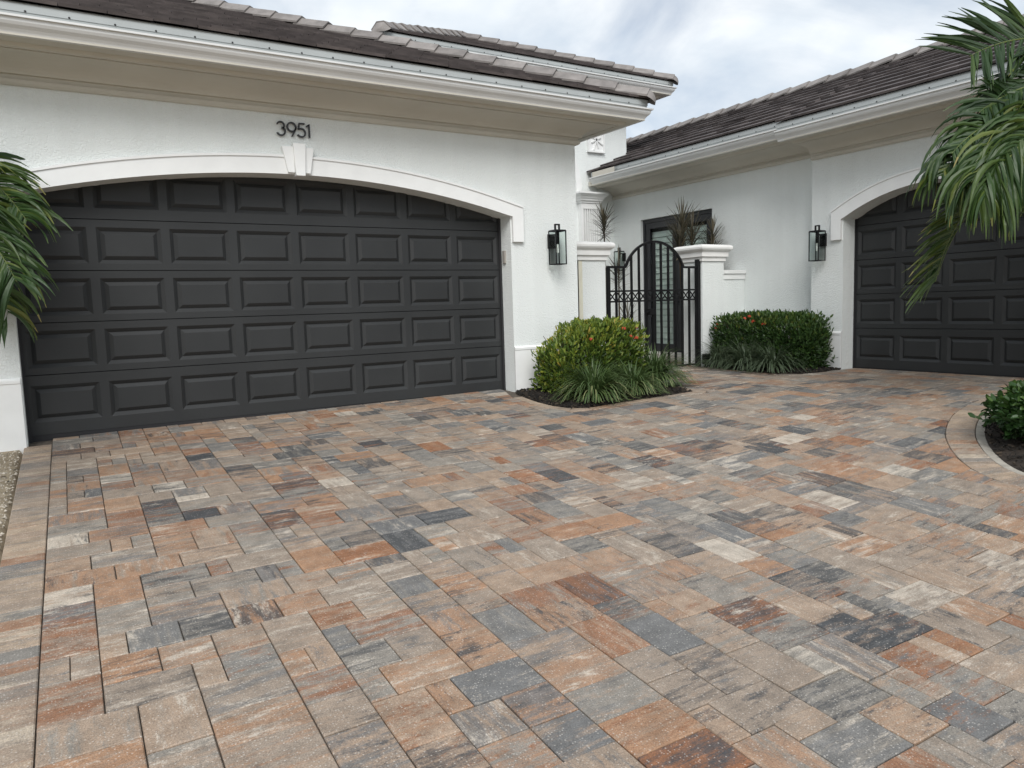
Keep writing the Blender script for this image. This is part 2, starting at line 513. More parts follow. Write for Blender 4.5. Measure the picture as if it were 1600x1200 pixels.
# sand
m, n, l, b = mat("sandy_soil")
g = n.new("ShaderNodeNewGeometry")
no = N(n, "ShaderNodeTexNoise", Scale=7, Detail=10, Roughness=.75); l.new(g.outputs["Position"], no.inputs["Vector"])
rm = n.new("ShaderNodeValToRGB")
rm.color_ramp.elements[0].position = .3; rm.color_ramp.elements[1].position = .7
rm.color_ramp.elements[0].color = (.15, .115, .07, 1); rm.color_ramp.elements[1].color = (.42, .35, .25, 1)
l.new(no.outputs[0], rm.inputs[0]); l.new(rm.outputs[0], b.inputs["Base Color"])
b.inputs["Roughness"].default_value = .95
nb = N(n, "ShaderNodeTexNoise", Scale=60, Detail=6); l.new(g.outputs["Position"], nb.inputs["Vector"])
bp = N(n, "ShaderNodeBump", Strength=.8, Distance=.012); l.new(nb.outputs[0], bp.inputs["Height"]); l.new(bp.outputs[0], b.inputs["Normal"])
M['sand'] = m


def leafmat(name, stops, edge=None, trans=.25, rough=.45):
    m, n, l, b = mat(name)
    at = n.new("ShaderNodeAttribute"); at.attribute_name = "pv"
    sp = n.new("ShaderNodeSeparateXYZ"); l.new(at.outputs["Vector"], sp.inputs[0])
    rm = n.new("ShaderNodeValToRGB")
    while len(rm.color_ramp.elements) < len(stops): rm.color_ramp.elements.new(.5)
    for e, (p, c) in zip(rm.color_ramp.elements, stops):
        e.position = p; e.color = c + (1,)
    l.new(sp.outputs[0], rm.inputs[0])
    out = rm.outputs[0]
    if edge:
        ea = n.new("ShaderNodeAttribute"); ea.attribute_name = "ec"
        mx = n.new("ShaderNodeMix"); mx.data_type = 'RGBA'; mx.inputs[7].default_value = edge + (1,)
        l.new(ea.outputs["Fac"], mx.inputs[0]); l.new(out, mx.inputs[6]); out = mx.outputs[2]
    l.new(out, b.inputs["Base Color"])
    b.inputs["Roughness"].default_value = rough
    tr = n.new("ShaderNodeBsdfTranslucent"); l.new(out, tr.inputs[0])
    ms = n.new("ShaderNodeMixShader"); ms.inputs[0].default_value = trans
    o = n["Material Output"]
    l.new(b.outputs[0], ms.inputs[1]); l.new(tr.outputs[0], ms.inputs[2]); l.new(ms.outputs[0], o.inputs[0])
    return m


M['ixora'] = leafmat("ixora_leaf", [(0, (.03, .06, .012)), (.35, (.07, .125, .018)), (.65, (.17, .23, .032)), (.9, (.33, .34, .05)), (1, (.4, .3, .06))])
M['ixora_dark'] = leafmat("dark_ixora_leaf", [(0, (.022, .052, .014)), (.55, (.045, .095, .02)), (.85, (.1, .15, .028)), (1, (.17, .18, .035))])
M['liriope'] = leafmat("striped_grass_blade", [(0, (.014, .045, .01)), (.55, (.03, .085, .018)), (.8, (.10, .15, .05)), (1, (.36, .36, .18))], edge=(.15, .2, .075), rough=.4)
M['palm'] = leafmat("palm_leaflet", [(0, (.016, .04, .013)), (.4, (.031, .07, .016)), (.7, (.075, .12, .021)), (.93, (.16, .18, .035)), (1, (.32, .27, .09))], rough=.48, trans=.22)
M['stalk'] = plain("green_stalk", (.12, .15, .035), .5, var=.2)
M['trunk'] = plain("grey_palm_trunk", (.22, .2, .17), .85, var=.25, scale=8, bump=.6)
M['wood'] = plain("brown_twig", (.07, .05, .03), .85, var=.3)
M['flower'] = leafmat("coral_flower", [(0, (.42, .03, .012)), (.6, (.62, .07, .03)), (1, (.7, .17, .08))], trans=.2)
M['cordy'] = leafmat("bronze_spiky_leaf", [(0, (.05, .052, .035)), (.5, (.085, .075, .05)), (.85, (.13, .115, .075)), (1, (.2, .16, .1))], trans=.12)
M['bush'] = leafmat("broad_bush_leaf", [(0, (.014, .04, .01)), (.6, (.032, .08, .016)), (1, (.075, .13, .024))])
M['mulch'] = leafmat("dark_mulch_chip", [(0, (.008, .007, .006)), (.7, (.02, .016, .012)), (.95, (.05, .036, .024)), (1, (.12, .09, .06))], trans=0, rough=.9)
M['gravel'] = leafmat("pale_pebble", [(0, (.2, .17, .13)), (1, (.55, .5, .42))], trans=0, rough=.9)

# ------------------------------------------------------------------ ground
mb = MB()
xs = [-300, -100, -40, -20, -12, -8, -6, -5, -4, -3.4, -3, -2.8, -2.72, -2.68, -2.64, -2.6, -2.57, -2.54, -2.51, -2.48, -2.45, -2, -1, 0, 1, 1.5, 2, 2.5, 3, 3.5, 4, 4.5, 5, 5.5, 6, 6.5, 7, 9, 12, 20, 40, 100, 300]
ys = [-300, -100, -40, -20, -14, -11, -9, -8, -7, -6, -5, -4, -3, -2, -1, 0, 1, 3, 6, 10, 20, 40, 100, 300]
vs = [(x, y, gz(x, y) - .075 + (.062 * smooth01((-2.478 + .02 * max(-12, min(0, y)) - x) / .03))) for y in ys for x in xs]
nx = len(xs)
mb.add(vs, [(j * nx + i, j * nx + i + 1, (j + 1) * nx + i + 1, (j + 1) * nx + i) for j in range(len(ys) - 1) for i in range(nx - 1)])
tag(mb.build("ground", M['sand'], smooth=True), kind="structure")

# ------------------------------------------------------------------ driveway
TH = -.02                                           # paver lines run about one degree off the garage
ct, st = math.cos(TH), math.sin(TH)
BX = -2.272


def p2w(a, b_):                                     # paver grid -> world plan
    return (BX + a * ct - b_ * st, a * st + b_ * ct)


ISL0 = [(3.35, -9.6), (3.22, -8.2), (3.1, -7.0), (3.0, -6.2), (3.0, -5.5), (3.08, -5.22), (3.25, -4.99), (3.53, -4.75), (3.91, -4.51), (4.44, -4.28), (4.95, -4.15), (5.5, -4.08), (6.1, -4.05), (6.86, -4.05)]
def smooth_line(pts, k):
    out = []
    for i in range(len(pts) - 1):
        p0, p1, p2, p3 = (Vector(pts[max(0, i - 1)]), Vector(pts[i]), Vector(pts[i + 1]), Vector(pts[min(len(pts) - 1, i + 2)]))
        for q in range(k):
            t = q / k
            v = .5 * ((2 * p1) + (p2 - p0) * t + (2 * p0 - 5 * p1 + 4 * p2 - p3) * t * t + (3 * p1 - p0 - 3 * p2 + p3) * t ** 3)
            out.append((v.x, v.y))
    return out + [pts[-1]]


ISL = smooth_line(ISL0, 4)
BEDL = [(2.44, -.255), (2.31, -.60), (2.275, -1.0), (2.29, -1.30), (2.36, -1.50), (2.52, -1.585), (3.0, -1.59), (4.0, -1.63), (4.08, -1.2), (4.08, .24)]
BEDR = [(6.12, .235), (5.93, -.35), (5.85, -.85), (5.87, -1.3), (6.03, -1.53), (6.35, -1.575), (6.845, -1.545)]


def offset_line(pts, d):                            # offset to the right of travel
    out = []
    for i in range(len(pts)):
        ns = []
        for k in (i - 1, i):
            if 0 <= k < len(pts) - 1:
                v = (Vector(pts[k + 1]) - Vector(pts[k])).normalized()
                ns.append(Vector((v.y, -v.x)))
        mv = ns[0] if len(ns) == 1 else (ns[0] + ns[1]) / max(.5, (ns[0] + ns[1]).dot(ns[0]))
        out.append((pts[i][0] + mv.x * d, pts[i][1] + mv.y * d))
    return out


BW = .207
ISL_IN = offset_line(ISL, BW)                       # island lies right of travel
BEDL_OUT = offset_line(BEDL, .106)                  # bed L: travel runs round it with the paving on the right


def line_halfs(poly, pts, sgn):
    """half planes of the curve pieces near the polygon; sgn=+1 keeps the left side of travel"""
    cx = sum(p[0] for p in poly) / len(poly); cy = sum(p[1] for p in poly) / len(poly)
    best = None
    for i in range(len(pts) - 1):
        a, b_ = Vector(pts[i]), Vector(pts[i + 1])
        v = b_ - a
        t = max(0, min(1, (Vector((cx, cy)) - a).dot(v) / v.length_squared))
        d = (a + v * t - Vector((cx, cy))).length
        if best is None or d < best[0]:
            best = (d, i)
    i = best[1]
    hs = []
    if best[0] < .6:
        a, b_ = Vector(pts[i]), Vector(pts[i + 1])
        v = (b_ - a).normalized()
        nrm = Vector((v.y, -v.x)) * sgn           # right of travel for sgn=+1
        hs.append((nrm.x, nrm.y, nrm.dot(a)))
    return best[0], hs


def inside(pt, poly):
    c = False
    x, y = pt
    for i in range(len(poly)):
        x1, y1 = poly[i]; x2, y2 = poly[i - 1]
        if (y1 > y) != (y2 > y) and x < (x2 - x1) * (y - y1) / (y2 - y1) + x1:
            c = not c
    return c


ISL_POLY = ISL + [(8, -4.05), (8, -9.6)]
BEDL_POLY = BEDL_OUT + [(3.0, .3)]
BEDR_POLY = BEDR + [(8, -1.6), (8, .24)]


def paver_solid(mb, poly, attr, hj, inset=.0028, dz=.0038):
    if area(poly) < 0: poly = poly[::-1]
    c = Vector((sum(p[0] for p in poly) / len(poly), sum(p[1] for p in poly) / len(poly)))
    gap = .0026
    n_ = len(poly)

    def ins(p, d):
        v = c - Vector(p)
        return Vector(p) + v.normalized() * d * 1.35 if v.length > d * 2 else Vector(p)
    top, rim, bot = [], [], []
    tx, ty = random.gauss(0, .004), random.gauss(0, .004)
    for p in poly:
        q = ins(p, gap); t = ins(p, gap + inset + .001)
        h = hj + (q.x - c.x) * tx + (q.y - c.y) * ty
        top.append((t.x, t.y, gz(t.x, t.y) + h)); rim.append((q.x, q.y, gz(q.x, q.y) + h - dz)); bot.append((q.x, q.y, gz(q.x, q.y) - .045))
    vs = top + rim + bot
    fs = [tuple(range(n_))]
    for i in range(n_):
        j = (i + 1) % n_
        fs.append((n_ + i, n_ + j, j, i)); fs.append((2 * n_ + i, 2 * n_ + j, n_ + j, n_ + i))
    mb.add(vs, fs, attr)


U = .1035
NA, NB = 100, 130
occ = [[False] * NA for _ in range(NB)]
cells = []
own = [[-1] * NA for _ in range(NB)]
ends = [set() for _ in range(NA)]
pieces = [((2, 2), 34), ((3, 2), 38), ((2, 3), 17), ((2, 1), 5), ((1, 2), 2)]
for j in range(NB):
    i = 0
    while i < NA:
        if occ[j][i]:
            i += 1; continue
        run = 0
        while i + run < NA and not occ[j][i + run] and run < 6: run += 1
        opts = []
        for p, w in pieces:
            if p[0] > run or (run - p[0] == 1 and p[0] != 1): continue
            e = i + p[0]
            if j > 0 and e < NA and own[j - 1][e - 1] != own[j - 1][e]: w *= .14
            if i > 0 and j > 0 and j + p[1] in ends[i - 1]: w *= .5
            opts.append((p, w))
        if not opts: opts = [(p, w) for p, w in pieces if p[0] <= run] or [((1, 1), 1)]
        p = random.choices([o[0] for o in opts], [o[1] for o in opts])[0]
        h = min(p[1], NB - j)
        for jj in range(h):
            for ii in range(p[0]):
                occ[j + jj][i + ii] = True; own[j + jj][i + ii] = len(cells)
        for ii in range(p[0]): ends[i + ii] = {j + h}
        cells.append((i, j, p[0], h)); i += p[0]
polys = []
for i, j, w, h in cells:
    a0, a1 = i * U, (i + w) * U
    b1, b0 = 3.4 - j * U, 3.4 - (j + h) * U
    poly = [p2w(a0, b0), p2w(a1, b0), p2w(a1, b1), p2w(a0, b1)]
    cx = sum(p[0] for p in poly) / 4; cy = sum(p[1] for p in poly) / 4
    if cy < -9.6 or cx > 7.3: continue
    # house walls
    if cx < 2.44 and cy > -.6: poly = clip(poly, [(0, 1, -.012)])
    elif cx < 3.41 and cy > -.6: poly = clip(poly, [(0, 1, -.27)])
    elif cx < 3.8 and cy > -.3: poly = clip(poly, [(-1, 0, -3.42)])
    if cy > -1.0 and cx > 6.6: poly = clip(poly, [(1, 0, 7.06)])
    elif cx > 6.5 and cy > -1.5: poly = clip(poly, [(1, 0, 6.85)])
    elif cx > 6.5: poly = clip(poly, [(1, 0, 7.13)])
    if not poly: continue
    cx = sum(p[0] for p in poly) / len(poly); cy = sum(p[1] for p in poly) / len(poly)
    d1, h1 = line_halfs(poly, ISL, -1)
    if d1 < .35:
        poly = clip(poly, [(-hh[0], -hh[1], -hh[2]) if False else hh for hh in [(h1[0][0] * -1, h1[0][1] * -1, h1[0][2] * -1)]])
    elif inside((cx, cy), ISL_POLY): continue
    if not poly: continue
    for pts, pol in ((BEDL_OUT, BEDL_POLY), (BEDR, BEDR_POLY)):
        cx = sum(p[0] for p in poly) / len(poly); cy = sum(p[1] for p in poly) / len(poly)
        d2, h2 = line_halfs(poly, pts, 1)
        if d2 < .3:
            a, b_, c_ = h2[0]
            poly = clip(poly, [(-a, -b_, -c_)])
        elif inside((cx, cy), pol): poly = []
        if not poly: break
    if poly and abs(area(poly)) > .0009: polys.append(poly)

drive = MB()
vs, fs = [], []
gx = [-2.56 + .3 * i for i in range(34)]
gy = [-9.7 + .35 * i for i in range(39)]
for y in gy:
    for x in gx:
        x = max(x, -2.47 + .02 * y)
        vs.append((x, y, gz(x, y) - .014))
for j in range(len(gy) - 1):
    for i in range(len(gx) - 1):
        fs.append((j * len(gx) + i, j * len(gx) + i + 1, (j + 1) * len(gx) + i + 1, (j + 1) * len(gx) + i))
drive.add(vs, fs)
M['jointsand'] = plain("dark_joint_sand", (.1, .083, .066), .95, var=.4, scale=30)
driveway = drive.build("driveway", M['jointsand'], smooth=True)
tag(driveway, kind="structure")


def on_screen(poly):
    q = [project(Vector((x, y, gz(x, y)))) for x, y in poly]
    if any(k is None for k in q): return 0
    cx = sum(k[0] for k in q) / len(q); cy = sum(k[1] for k in q) / len(q)
    if not (-20 < cx < 1620 and cy < 1225): return 0
    return abs(area([(k[0], k[1]) for k in q]))


polys.sort(key=on_screen, reverse=True)
field = MB()
for k, poly in enumerate(polys):
    r1 = random.random()
    attr = (r1, random.random(), random.random())
    hj = random.gauss(0, .0012)
    if k < 300:
        one = MB(); paver_solid(one, poly, attr, hj)
        one.build("paver", M['paver'], driveway)
    else:
        paver_solid(field, poly, attr, hj)
tag(field.build("paver_field", M['paver'], driveway), kind="stuff")


def soldier(line, width, step, name):
    """stones laid across a curve, on the right of travel"""
    out = offset_line(line, width)
    acc = []
    for i in range(len(line) - 1):
        L = ((line[i + 1][0] - line[i][0]) ** 2 + (line[i + 1][1] - line[i][1]) ** 2) ** .5
        k = max(1, round(L / step))
        for t in range(k):
            f0, f1 = t / k, (t + 1) / k
            lp = lambda P, Q, f: (P[0] + (Q[0] - P[0]) * f, P[1] + (Q[1] - P[1]) * f)
            acc.append([lp(line[i], line[i + 1], f0), lp(line[i], line[i + 1], f1), lp(out[i], out[i + 1], f1), lp(out[i], out[i + 1], f0)])
    for q in acc:
        one = MB(); paver_solid(one, q, (random.random(), random.random(), random.random() * .3), random.gauss(.001, .001))
        one.build(name, M['border'], driveway)


soldier([p2w(0, -.27 + .02), p2w(0, -9.6)], BW, U, "border_paver")
soldier(ISL, BW, U, "border_paver")
soldier(BEDL[1:9], .1035, .207, "border_paver")

# ------------------------------------------------------------------ house
house = empty("house", (0, 0, 0))
tag(house, "white stucco house with dark arched garage doors, cream eaves and brown tiled roofs", "house")


def LEFT(u, d, z): return Vector((u, d, z))
def mkright(x0, y0): return lambda u, d, z: Vector((x0 + d, y0 - u, z))


RW, RF, RD = 6.87, 7.07, 7.15                        # right wing: near wall, far wall, door
RY0 = -2.74                                          # middle of the right garage door
RIGHT = mkright(0, RY0)


def arch_z(u, half, spring, sag):
    rad = (half * half + sag * sag) / (2 * sag)
    return spring + sag - rad + math.sqrt(max(0, rad * rad - u * u))


def garage_front(fm, face, back, uL, uR, half, spring, sag, zt, zb, key):
    mb = MB()
    ns = 36
    us = [-half + 2 * half * i / ns for i in range(ns + 1)]
    P = lambda u, d, z: tuple(fm(u, d, z))
    mb.quad(P(uL, face, zb), P(-half, face, zb), P(-half, face, zt), P(uL, face, zt))
    mb.quad(P(half, face, zb), P(uR, face, zb), P(uR, face, zt), P(half, face, zt))
    for i in range(ns):
        z0, z1 = arch_z(us[i], half, spring, sag), arch_z(us[i + 1], half, spring, sag)
        mb.quad(P(us[i], face, z0), P(us[i + 1], face, z1), P(us[i + 1], face, zt), P(us[i], face, zt))
        mb.quad(P(us[i], face, z0), P(us[i], back, z0), P(us[i + 1], back, z1), P(us[i + 1], face, z1))
        mb.quad(P(us[i], back, z0), P(us[i], back, zt), P(us[i + 1], back, zt), P(us[i + 1], back, z1))
    for s in (-1, 1):
        q = [P(s * half, face, zb), P(s * half, back, zb), P(s * half, back, spring), P(s * half, face, spring)]
        mb.quad(*(q if s < 0 else q[::-1]))
        mb.quad(P(s * half, back, zb), P(s * (half + .5), back, zb), P(s * (half + .5), back, zt), P(s * half, back, zt))
    mb.build("wall", M['stucco'], house)
    # arch trim with hanging ends
    tr = MB()
    w, pr, leg = .172, .042, 1.77
    k = 40
    inn = [(-half - .012 + (2 * half + .024) * i / k) for i in range(k + 1)]
    ring = [(u, arch_z(max(-half, min(half, u)), half, spring, sag) - .004) for u in inn]
    outr = [(u * (half + .145) / half, arch_z(max(-half, min(half, u)), half, spring, sag) + w - .055 * abs(u / half) ** 2) for u in inn]
    def prism(a, b_, c_, d_):
        f = face - pr
        A = [P(a[0], f, a[1]), P(b_[0], f, b_[1]), P(c_[0], f, c_[1]), P(d_[0], f, d_[1])]
        B = [P(a[0], face + .012, a[1]), P(b_[0], face + .012, b_[1]), P(c_[0], face + .012, c_[1]), P(d_[0], face + .012, d_[1])]
        tr.add(A + B, [(0, 1, 2, 3), (0, 4, 5, 1), (3, 2, 6, 7)])
    for i in range(k):
        prism(ring[i], ring[i + 1], outr[i + 1], outr[i])
    for s in (-1, 1):
        a, b_ = (ring[0], outr[0]) if s < 0 else (ring[-1], outr[-1])
        q = [(a[0], leg), (a[0], a[1]), (b_[0], b_[1]), (b_[0], leg)]
        f = face - pr
        A = [P(x, f, z) for x, z in q]; B = [P(x, face + .012, z) for x, z in q]
        tr.add(A + B, [(0, 1, 2, 3), (0, 1, 5, 4), (2, 3, 7, 6), (3, 0, 4, 7)])
    tro = tr.build("arch_trim", M['trim'], house)
    # raised lip along the outer edge
    lp = MB()
    for i in range(k):
        for (o0, o1) in (((outr[i][0], outr[i][1]), (outr[i + 1][0], outr[i + 1][1])),):
            f = face - pr - .012
            q = [(o0[0], o0[1] + .004), (o1[0], o1[1] + .004), (o1[0], o1[1] - .018), (o0[0], o0[1] - .018)]
            A = [P(x, f, z) for x, z in q]; B = [P(x, face - pr + .004, z) for x, z in q]
            lp.add(A + B, [(0, 1, 2, 3), (0, 1, 5, 4), (3, 2, 6, 7)])
    lp.build("trim_lip", M['trim'], tro)
    if key:
        for (x0, x1, t0, t1, z0, z1, pp) in ((-.165, -.055, -.115, -.05, 2.385, 2.635, .075), (-.062, .062, -.045, .045, 2.355, 2.665, .1), (.055, .15, .05, .105, 2.385, 2.635, .075)):
            kb = MB()
            f = face - pp
            A = [P(t0, f, z0), P(t1, f, z0), P(x1, f, z1), P(x0, f, z1)]
            B = [P(t0, face, z0), P(t1, face, z0), P(x1, face, z1), P(x0, face, z1)]
            kb.add(A + B, [(0, 1, 2, 3), (0, 4, 5, 1), (1, 5, 6, 2), (2, 6, 7, 3), (3, 7, 4, 0)])
            bevel(kb.build("keystone", M['trim'], house), .006)


def plinth(fm, face, u0_, u1_, zb, end0=False, end1=False):
    mb = MB()
    P = lambda u, d, z: tuple(fm(u, d, z))
    prof = [(.022, zb), (.022, .497), (.028, .505), (.028, .53), (.002, .548)]
    vs = []
    for u in (u0_, u1_):
        for d, z in prof: vs.append(P(u, face - d, z))
        vs.append(P(u, face + .004, .548)); vs.append(P(u, face + .004, zb))
    k = len(prof) + 2
    fs = [(i, k + i, k + i + 1, i + 1) for i in range(k - 1)]
    fs += [tuple(range(k)), tuple(k + i for i in reversed(range(k)))]
    mb.add(vs, fs)
    mb.build("plinth", M['trim'], house)


def garage_door(fm, d0, ncol, pitch, z0, label):
    half = ncol * pitch / 2
    P = lambda u, d, z: tuple(fm(u, d, z))
    fr = MB()
    for s in (-1, 1):
        vs = [P(s * (half - .012), d0 - .03, z0 - .05), P(s * (half + .06), d0 - .03, z0 - .05), P(s * (half + .06), d0 - .03, 2.5), P(s * (half - .012), d0 - .03, 2.5),
              P(s * (half - .012), d0 + .05, z0 - .05), P(s * (half - .012), d0 + .05, 2.5)]
        fr.add(vs, [(0, 1, 2, 3), (0, 3, 5, 4)])
    fr.quad(P(-half - .1, d0 + .06, z0 - .05), P(half + .1, d0 + .06, z0 - .05), P(half + .1, d0 + .06, 2.55), P(-half - .1, d0 + .06, 2.55))
    fr.quad(P(-half, d0 + .004, z0 - .05), P(half, d0 + .004, z0 - .05), P(half, d0 + .004, z0 + .02), P(-half, d0 + .004, z0 + .02))
    door = fr.build("garage_door", M['hole'], house)
    door["label"] = label
    H = [.5334, .4572, .4572, .4572, .5334]
    ow, oh = .535, .325
    zc = z0 + .012
    for si, h in enumerate(H):
        b0 = (.115 if si == 0 else .062) if si < 4 else .1
        s = MB()
        g_ = .0035
        zb, zt = zc + g_, zc + h - g_
        rows = [zb, zc + b0, zc + b0 + oh, zt]
        cols = [-half + .004]
        for c in range(ncol):
            uc = -half + (c + .5) * pitch
            cols += [uc - ow / 2, uc + ow / 2]
        cols.append(half - .004)
        for ci in range(len(cols) - 1):
            for ri in range(3):
                if ri == 1 and ci % 2 == 1: continue
                s.quad(P(cols[ci], d0, rows[ri]), P(cols[ci + 1], d0, rows[ri]), P(cols[ci + 1], d0, rows[ri + 1]), P(cols[ci], d0, rows[ri + 1]))
        s.quad(P(-half + .004, d0, zt), P(half - .004, d0, zt), P(half - .004, d0 + .05, zt), P(-half + .004, d0 + .05, zt))
        s.quad(P(-half + .004, d0 + .05, zb), P(half - .004, d0 + .05, zb), P(half - .004, d0, zb), P(-half + .004, d0, zb))
        e, dp = .034, .024
        for c in range(ncol):
            uc = -half + (c + .5) * pitch
            A = [(uc - ow / 2, rows[1]), (uc + ow / 2, rows[1]), (uc + ow / 2, rows[2]), (uc - ow / 2, rows[2])]
            B = [(uc - ow / 2 + e, rows[1] + e), (uc + ow / 2 - e, rows[1] + e), (uc + ow / 2 - e, rows[2] - e), (uc - ow / 2 + e, rows[2] - e)]
            for i in range(4):
                j = (i + 1) % 4
                s.quad(P(A[i][0], d0, A[i][1]), P(A[j][0], d0, A[j][1]), P(B[j][0], d0 + dp, B[j][1]), P(B[i][0], d0 + dp, B[i][1]))
        s.build("door_section", M['door'], door)
        for c in range(ncol):
            uc = -half + (c + .5) * pitch
            zm = (rows[1] + rows[2]) / 2
            key = ("panel", id(fm))
            if key not in shared:
                q = MB()
                e2 = .034
                w, hh = ow / 2 - e, oh / 2 - e
                o_ = Vector(P(0, 0, 0))
                L_ = lambda u, d, z: tuple(Vector(P(u, d, z)) - o_)
                A = [(-w, -hh), (w, -hh), (w, hh), (-w, hh)]
                B = [(-w + e2, -hh + e2), (w - e2, -hh + e2), (w - e2, hh - e2), (-w + e2, hh - e2)]
                for i in range(4):
                    j = (i + 1) % 4
                    q.quad(L_(A[i][0], dp, A[i][1]), L_(A[j][0], dp, A[j][1]), L_(B[j][0], .002, B[j][1]), L_(B[i][0], .002, B[i][1]))
                q.quad(*[L_(x, .002, z) for x, z in B])
                shared[key] = q.mesh("door_panel", M['door'])
            o = bpy.data.objects.new("door_panel", shared[key])
            col.objects.link(o); o.parent = door
            o.location = P(uc, d0, zm)
        zc += h


shared = {}
garage_front(LEFT, -.25, .02, -8.5, 3.41, 2.452, 2.062, .318, 3.2, -.6, True)
plinth(LEFT, -.25, -8.5, -2.462, -.5)
plinth(LEFT, -.25, 2.452, 3.432, -.3)
garage_door(LEFT, 0, 8, .6096, 0, "wide charcoal garage door of eight panel columns under the house number")
garage_front(RIGHT, RW, RD + .02, -1.70, 6.5, 1.215, 2.04, .322, 3.1, -.5, False)
plinth(RIGHT, RW, -1.72, -1.215, -.2)
plinth(RIGHT, RW, 1.215, 6.5, -.3)
garage_door(RIGHT, RD, 4, .6066, .035, "narrow charcoal garage door of four panel columns behind the palm")

# remaining walls
mb = MB(); mb.quad((3.41, -.25, -.3), (3.41, 3.45, -.3), (3.41, 3.45, 3.2), (3.41, -.25, 3.2)); mb.build("wall", M['stucco'], house)
mb = MB()                                            # far part of the right wing, with the patio door opening
DY0, DY1, DZ = .98, 2.70, 2.505
mb.quad((RF, 3.45, -.2), (RF, DY1, -.2), (RF, DY1, 3.15), (RF, 3.45, 3.15))
mb.quad((RF, DY0, -.2), (RF, -1.04, -.2), (RF, -1.04, 3.15), (RF, DY0, 3.15))
mb.quad((RF, DY1, DZ), (RF, DY0, DZ), (RF, DY0, 3.15), (RF, DY1, 3.15))
mb.quad((RF, DY1, -.2), (RF + .13, DY1, -.2), (RF + .13, DY1, DZ), (RF, DY1, DZ))
mb.quad((RF, DY0, DZ), (RF + .13, DY0, DZ), (RF + .13, DY0, -.2), (RF, DY0, -.2))
mb.quad((RF, DY1, DZ), (RF + .13, DY1, DZ), (RF + .13, DY0, DZ), (RF, DY0, DZ))
mb.quad((RW, -1.04, -.2), (RF, -1.04, -.2), (RF, -1.04, 3.15), (RW, -1.04, 3.15))
mb.build("wall", M['stucco'], house)
mb = MB()                                            # entrance tower
TY, TX = 3.45, 7.40
mb.quad((-1, TY, -.2), (TX, TY, -.2), (TX, TY, 4.9), (-1, TY, 4.9))
mb.quad((TX, TY, -.2), (TX, 8, -.2), (TX, 8, 4.9), (TX, TY, 4.9))
mb.quad((2.88, TY - .01, 3.2), (2.88, 8, 3.2), (2.88, 8, 4.9), (2.88, TY - .01, 4.9))
mb.build("wall", M['stucco'], house)

# eaves: cornice, gutter, flashing strip with weep holes
CORN = [(.0, 2.95), (.03, 2.95), (.048, 2.965), (.05, 2.99), (.035, 3.005), (.03, 3.02), (.03, 3.03), (.06, 3.033)]
for i in range(9):
    t = i / 8 * math.pi / 2
    CORN.append((.06 + .30 * (1 - math.cos(t)), 3.033 + .105 * math.sin(t)))
CORN += [(.36, 3.15), (.385, 3.15), (.385, 3.138), (.42, 3.138), (.43, 3.15), (.44, 3.168), (.60, 3.17), (.60, 3.25), (0, 3.25)]
GUT = [(.53, 3.172), (.585, 3.168), (.595, 3.17), (.598, 3.182), (.604, 3.195), (.618, 3.214), (.64, 3.236), (.652, 3.256), (.654, 3.282), (.674, 3.284), (.674, 3.3), (.646, 3.3), (.646, 3.28), (.58, 3.24), (.53, 3.24)]
FLS = [(.60, 3.22), (.618, 3.22), (.618, 3.335), (.624, 3.338), (.624, 3.405), (.6, 3.405)]


def eave(path, dz, holes, gpath=None):
    mb = MB(); sweep(mb, path, [(d, z + dz) for d, z in CORN]); mb.build("cornice", M['soffit'], house)
    mb = MB(); sweep(mb, gpath or path, [(d, z + dz) for d, z in GUT]); mb.build("gutter", M['gutter'], house)
    mb = MB(); sweep(mb, gpath or path, [(d, z + dz) for d, z in FLS]); fo = mb.build("eave_flashing", M['flash'], house)
    hb = MB()
    for (a, b_) in holes:
        a, b_ = Vector(a), Vector(b_)
        v = (b_ - a); L = v.length; v.normalize(); nn = Vector((v.y, -v.x))
        s = .2
        while s < L:
            p = a + v * s + nn * .6265
            pts = []
            for k in range(8):
                t = k * math.pi / 4
                pts.append((p.x + v.x * .0085 * math.cos(t), p.y + v.y * .0085 * math.cos(t), 3.345 + dz + .0085 * math.sin(t)))
            hb.add(pts, [tuple(range(8))])
            s += .30 + random.uniform(-.02, .02)
    hb.build("weep_hole", M['hole'], fo)["kind"] = "stuff"


eave([(-8.5, -.25), (3.41, -.25), (3.41, 3.42)], 0, [((-8.4, -.25), (4.0, -.25))])
eave([(RF, 3.44), (RF, -1.0)], .012, [((RF, 3.1), (RF, -1.0))], [(RF, 3.33), (RF, -.97)])
eave([(RW, -1.045), (RW, -8.5)], -.07, [((RW, -1.0), (RW, -8.4))], [(RW, -.94), (RW, -8.5)])
eave([(2.88, 8), (2.88, TY), (TX, TY), (TX, 8)], 1.68, [((2.3, TY), (8.0, TY))])
mb = MB(); mb.box(6.405, 6.41, 2.62, 3.25, 3.292, 3.40); mb.box(6.405, 6.60, 3.244, 3.25, 3.292, 3.40); mb.build("gutter_diverter", M['soffit'], house)

# roofs
SL = .42
cs, sn = 1 / math.hypot(1, SL), SL / math.hypot(1, SL)


